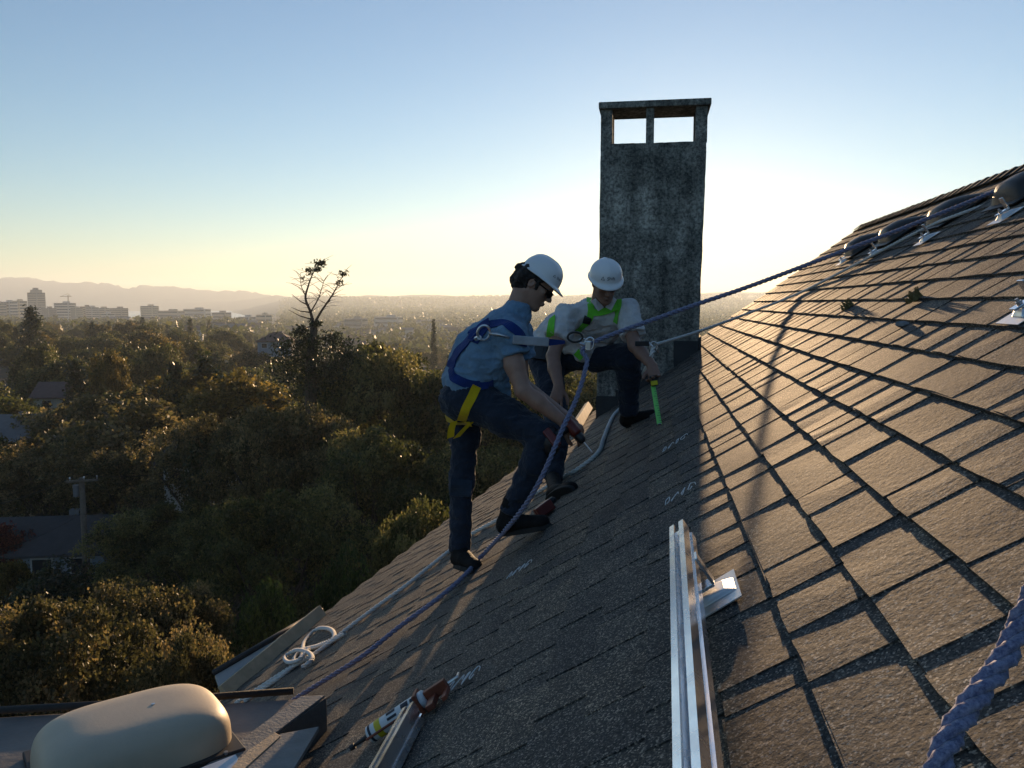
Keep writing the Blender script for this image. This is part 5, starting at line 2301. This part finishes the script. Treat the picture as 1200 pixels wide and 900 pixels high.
KNAME = {'oak': 'olive-brown broadleaf', 'green': 'dark green broadleaf', 'conifer': 'dark conifer', 'golden': 'golden autumn broadleaf', 'oak_brown': 'russet broadleaf'}
for i, (kd, p, H, W, g) in enumerate(fill):
    size = 'low' if H < 9 else 'tall' if H > 12.5 else 'medium-height'
    zone = 'on the near slope behind the utility pole' if p.y < 105 else 'on the wooded shelf around the suburban houses' if p.y < 210 else 'in the far tree belt just before the town'
    lb = f"{size} {KNAME[kd[1]]} tree {zone}"
    plant(kd[0], p.x, p.y, H, W, lb, f"{size} {KNAME[kd[1]]} trees {zone}", kd[1], seed=i, z=g)

# far-off woods: one mass
rg = np.random.default_rng(33)
PT, SZ, TT = [], [], []
n = 5200
D = np.sqrt(rg.uniform(430 ** 2, 1900 ** 2, n))
px = rg.uniform(-80, 1000, n)
keep = ~((px > 20) & (px < 330) & (D > 1150))
D, px = D[keep], px[keep]
x = (px - 600) / FPX * D
g = gz(x, D)
H = rg.uniform(7, 13, len(D))
for q in range(13):
    f = rg.uniform(.15, 1, len(D))
    rad = H * .42 * np.sqrt(1 - (f * .85) ** 2)
    an = rg.uniform(0, 6.283, len(D))
    PT.append(np.stack([x + rad * np.cos(an), D + rad * np.sin(an), g + H * f], 1))
    TT.append(np.clip(rg.normal(.35, .2, len(D)), 0, 1))
n2 = 5200
D2 = rg.uniform(1900, 5000, n2)
px2 = rg.uniform(330, 1000, n2)
x2 = (px2 - 600) / FPX * D2
g2 = gz(x2, D2)
for q in range(5):
    PT.append(np.stack([x2 + rg.normal(0, 7, n2), D2 + rg.normal(0, 7, n2), g2 + rg.uniform(0, 13, n2)], 1))
    TT.append(np.clip(rg.normal(.35, .2, n2), 0, 1))
V1, F1, T1 = leaf_quads(np.concatenate(PT[:13]), 4.6, rg, np.concatenate(TT[:13]), .8)
V2, F2, T2 = leaf_quads(np.concatenate(PT[13:]), 11, rg, np.concatenate(TT[13:]), .8)
o = link('distant_woods', mesh_np('distant_woods', np.concatenate([V1, V2]), np.concatenate([F1, F2 + len(V1)]), [MAT['green']], attr=np.concatenate([T1, T2])))
tag(o, 'hazy far-off woods covering the valley towards the hills', 'woods', kind='stuff')

# ------------------------------------------------------------------ houses and town
MAT['wallwhite'] = plain('white_render', (0.42, 0.41, 0.39), 0.85, 0, 0.1, 1.5)
MAT['wallcream'] = plain('cream_render', (0.42, 0.37, 0.29), 0.85, 0, 0.1, 1.5)
MAT['wallblue'] = plain('blue_grey_siding', (0.2, 0.24, 0.28), 0.85, 0, 0.12, 1.5)
MAT['roofdark'] = plain('dark_roofing', (0.045, 0.043, 0.045), 0.9, 0, 0.25, 2)
MAT['roofred'] = plain('faded_red_roofing', (0.11, 0.07, 0.065), 0.9, 0, 0.25, 2)
MAT['roofgrey'] = plain('grey_roofing', (0.14, 0.14, 0.145), 0.85, 0, 0.2, 2)
MAT['pane'] = plain('window_pane', (0.02, 0.025, 0.03), 0.08, 0, 0.1, 3)
MAT['towerwall'] = plain('tower_concrete', (0.24, 0.23, 0.22), 0.8, 0, 0.1, 0.3)
MAT['glassband'] = plain('tower_glazing', (0.05, 0.06, 0.07), 0.25, 0, 0.2, 0.3)


def make_house(x, y, w, d, h, rz, wall, roofm, label, group=None, hip=False, detail=True, z=None):
    zz = float(gz(x, y)) if z is None else z
    e = empty('suburban_house', label, 'house', (x, y, zz), group)
    e.rotation_euler.z = rz
    mb = MB()
    mb.box((0, 0, h / 2 - .5), w, d, h + 1)
    mb.build('wall', MAT[wall], e)
    rh = d * .3
    ov = .45
    mb = MB()
    X_, Y_ = w / 2 + ov, d / 2 + ov
    rx_ = X_ - (Y_ * .9 if hip else 0)
    z0 = h - .1
    lo = [(-X_, -Y_, z0), (X_, -Y_, z0), (X_, Y_, z0), (-X_, Y_, z0)]
    up_ = [(-rx_, 0, z0 + rh), (rx_, 0, z0 + rh)]
    mb.add(lo + up_ + [(p[0], p[1], p[2] - .15) for p in lo], [(0, 1, 5, 4), (2, 3, 4, 5), (1, 2, 5), (3, 0, 4), (0, 6, 7, 1), (1, 7, 8, 2), (2, 8, 9, 3), (3, 9, 6, 0), (6, 9, 8, 7)])
    rf = mb.build('roof', MAT[roofm], e)
    if detail:
        mb = MB()
        mb.box((w * .12, d * .12, h + rh * .75), .6, .5, 1.1)
        mb.build('chimney', MAT['roofgrey'], rf)
        for sx in (-.3, .02, .32):
            mb = MB()
            mb.box((w * sx, -d / 2 - .02, h * .58), 1.3, .08, 1.1)
            fr = mb.build('window', MAT['wallwhite'], e)
            mb = MB()
            mb.box((w * sx, -d / 2 - .05, h * .58), 1.1, .06, .9)
            mb.build('pane', MAT['pane'], fr)
    return e


def house_px(px, py, D, *a, **k):
    p = at(px, py, D)
    return make_house(p.x, p.y, *a, z=p.z, **k)


house_px(70, 671, 52, 7.5, 5.5, 2.2, .12, 'wallblue', 'roofdark', 'shadowed bungalow with dark roof behind the utility pole')
house_px(-6, 602, 70, 8, 6, 2.6, .3, 'wallcream', 'roofred', 'cream house with reddish roof at the edge of the oaks')
house_px(258, 575, 55, 5, 5, 2.4, -.2, 'wallwhite', 'roofdark', 'small white cottage glimpsed deep in the dark oaks')
house_px(325, 412, 190, 7.5, 6.5, 2.6, .1, 'wallblue', 'roofred', 'blue-grey house with purple-red hip roof by the dead-topped conifer', hip=True)
house_px(88, 482, 112, 8, 6, 2.4, .15, 'wallcream', 'roofred', 'cream house with reddish roof below the golden rounded tree')
house_px(10, 540, 80, 10, 7, 2.6, .1, 'wallblue', 'roofgrey', 'grey roofed house left of the brownish oaks')
rh_ = random.Random(77)
for i in range(46):
    D = rh_.uniform(480, 1350)
    px = rh_.uniform(190, 600) if i % 4 else rh_.uniform(60, 260)
    p = at(px, HORIZON, D)
    wl_, rf_ = rh_.choice(['wallwhite', 'wallwhite', 'wallcream', 'wallblue']), rh_.choice(['roofgrey', 'roofdark', 'roofred'])
    wd_ = rh_.uniform(12, 30)
    lb = f"{'long' if wd_ > 20 else 'short'} {dict(wallwhite='white', wallcream='cream', wallblue='blue-grey')[wl_]} building with {dict(roofgrey='grey', roofdark='dark', roofred='reddish')[rf_]} roof among {'nearer' if D < 850 else 'farther'} valley trees"
    make_house(p.x, p.y, wd_, rh_.uniform(9, 14), rh_.uniform(5, 9), rh_.uniform(-.4, .4), wl_, rf_, lb, lb.replace('building', 'buildings', 1), detail=False)


def block(x0, x1, ytop, D, label, mat='towerwall', lit=None, floors=6, name='apartment_building', cat='building', depth=18):
    a, b = at(x0, HORIZON, D), at(x1, HORIZON, D)
    c = (a + b) / 2
    w = (b - a).length
    g = float(gz(c.x, c.y))
    top = (HORIZON - ytop) / FPX * D
    e = empty(name, label, cat, (c.x, c.y, g))
    e.rotation_euler.z = -.25
    mb = MB()
    mb.box((0, 0, (top - g) / 2 - 1), w, depth, top - g + 2)
    mb.build('wall', MAT[mat], e)
    for k in range(floors):
        z = (top - g) * (k + .6) / floors
        mb = MB()
        mb.box((0, -depth / 2 - .05, z), w * .9, .3, (top - g) / floors * .4)
        mb.build('window', MAT['glassband'], e)
        mb = MB()
        mb.box((w / 2 + .05, 0, z), .3, depth * .85, (top - g) / floors * .4)
        mb.build('window', MAT['glassband'], e)
    mb = MB()
    mb.box((w * .1, 0, top - g + 1.2), w * .3, depth * .4, 3)
    mb.build('roof_plant', MAT[mat], e)
    return e


t_ = block(36.5, 49.5, 343, 1500, 'tall residential tower rising alone above the town skyline', floors=16, name='residential_tower', depth=20)
g_ = t_.location.z
mb = MB()
hh = (HORIZON - 343) / FPX * 1500 - g_
mb.box((0, 0, hh + 2.5), 13, 14, 5)
mb.box((-1, 0, hh + 6.5), 6, 7, 4)
mb.build('setback_top', MAT['towerwall'], t_)
TOWN = [(-12, 4, 355, 1400, 'wide pale apartment block beside the residential tower'), (3, 17, 353.5, 1420, 'grey slab apartment block left of the residential tower'), (17, 28, 352.5, 1450, 'warm-lit apartment block next to the residential tower'),
        (52, 62, 361, 1380, 'low pale block right of the residential tower'), (66, 86, 355, 1450, 'stepped apartment block under the crane'), (86, 93, 361, 1400, 'sunlit narrow block right of the crane'),
        (97, 105, 359, 1480, 'grey mid-rise block with pale roof room'), (104, 112, 360, 1430, 'sunlit mid-rise block beside the grey mid-rise'), (112, 128, 361, 1500, 'long grey mid-rise behind the trees'),
        (131, 147, 361, 1480, 'long brownish mid-rise near the water'), (122, 130, 367, 1300, 'small white block catching sun'), (167, 183, 358.5, 1500, 'boxy mid-rise with sunlit right wall'),
        (186, 214, 364, 1450, 'long low commercial block by the sea'), (216, 245, 362, 1500, 'long pale commercial block with grey roof'), (205, 232, 372, 1150, 'low industrial shed with warm lit roof'),
        (250, 268, 366, 1350, 'low white warehouse in the valley'), (282, 296, 371, 1150, 'pale warehouse left of the bright lit warehouse'), (303, 315, 368.5, 1180, 'brightly sunlit yellow warehouse wall'),
        (405, 428, 373, 1050, 'long low school building in the valley'), (440, 470, 371, 1150, 'long flat grey roofed building in the valley'), (548, 558, 381, 700, 'white building edge beside the man in blue')]
for i, (a, b, yt, D, lb) in enumerate(TOWN):
    block(a, b, yt, D, lb, ['towerwall', 'wallwhite', 'wallcream'][i % 3], floors=7 if yt < 362 else 3)
cr = empty('tower_crane', 'thin tower crane over the stepped apartment block', 'crane', (0, 0, 0))
mb = MB()
c0 = at(80.5, 362, 1500)
cr.location = c0
m_h = at(80.5, 346, 1500).z - c0.z
mb.tube([(0, 0, -4), (0, 0, m_h)], .9, 4)
mb.build('mast', MAT['towerwall'], cr)
mb = MB()
mb.tube([(-14, 0, m_h - 2), (6, 0, m_h - 2)], .7, 4)
mb.tube([(0, 0, m_h + 3), (-13, 0, m_h - 2)], .25, 4)
mb.tube([(0, 0, m_h + 3), (5, 0, m_h - 2)], .25, 4)
mb.build('jib', MAT['towerwall'], cr)

# ------------------------------------------------------------------ utility pole with wires
pp = at(95.5, 560, 42)
gp = float(gz(pp.x, pp.y))
pole = empty('utility_pole', 'weathered wooden utility pole rising out of the dark oaks', 'utility pole', (pp.x, pp.y, gp))
Hp = pp.z - gp
mb = MB()
mb.tube([(0, 0, -.5), (0, 0, Hp * .5), (0, 0, Hp)], [.19, .165, .135], 12)
mb.build('shaft', MAT['polewood'], pole, smooth=True)
mb = MB()
mb.box((0.1, -.16, Hp - .12), 1.5, .1, .12, Matrix.Rotation(.35, 3, 'Z'))
arm = mb.build('crossarm', MAT['polewood'], pole)
for k in (-.55, .1, .7):
    mb = MB()
    q = Matrix.Rotation(.35, 3, 'Z') @ Vector((k, 0, 0))
    mb.tube([(q.x + .1, q.y - .16, Hp - .06), (q.x + .1, q.y - .16, Hp + .05), (q.x + .1, q.y - .16, Hp + .1)], [.025, .05, .03], 8)
    mb.build('insulator', MAT['steel'], arm)
mb = MB()
mb.tube([(-.26, -.1, Hp - .95), (-.26, -.1, Hp - .35)], .15, 12)
mb.build('transformer', MAT['roofgrey'], pole)
mb = MB()
mb.tube([(.17, -.08, Hp * .05), (.15, -.08, Hp * .6)], .025, 6)
mb.build('conduit', MAT['steel'], pole)
for i, (x1, y1, D1, x0o, zo) in enumerate(((265, 537, 46, .7, .1), (480, 608, 36, .1, -1.9), (-60, 600, 50, -.4, .05), (-40, 652, 38, -.1, -1.9))):
    a_ = Vector((pp.x + x0o, pp.y - .1, pp.z + zo))
    b_ = at(x1, y1, D1)
    pts = [a_ + (b_ - a_) * k / 12 + Vector((0, 0, -.35 * 4 * (k / 12) * (1 - k / 12))) for k in range(13)]
    mb = MB()
    mb.tube(pts, .012, 5)
    tag(mb.build('power_wire', MAT['rubber']), 'thin overhead wire strung from the wooden utility pole', 'wire', 'wires from the utility pole')

# ------------------------------------------------------------------ air
HZ_DENS = 0.00017
hm = bpy.data.materials.new('haze_air')
hm.use_nodes = True
hn = hm.node_tree.nodes
hn.clear()
ho = hn.new('ShaderNodeOutputMaterial')
hv = hn.new('ShaderNodeVolumePrincipled')
hv.inputs['Color'].default_value = (0.78, 0.89, 1.0, 1)
hv.inputs['Density'].default_value = HZ_DENS
hv.inputs['Anisotropy'].default_value = 0.35
hm.node_tree.links.new(hv.outputs[0], ho.inputs['Volume'])
mb = MB()
mb.box((0, 0, (-80 + 225) / 2), 18800, 18800, 305)
hz = mb.build('haze', hm)
tag(hz, kind='stuff')
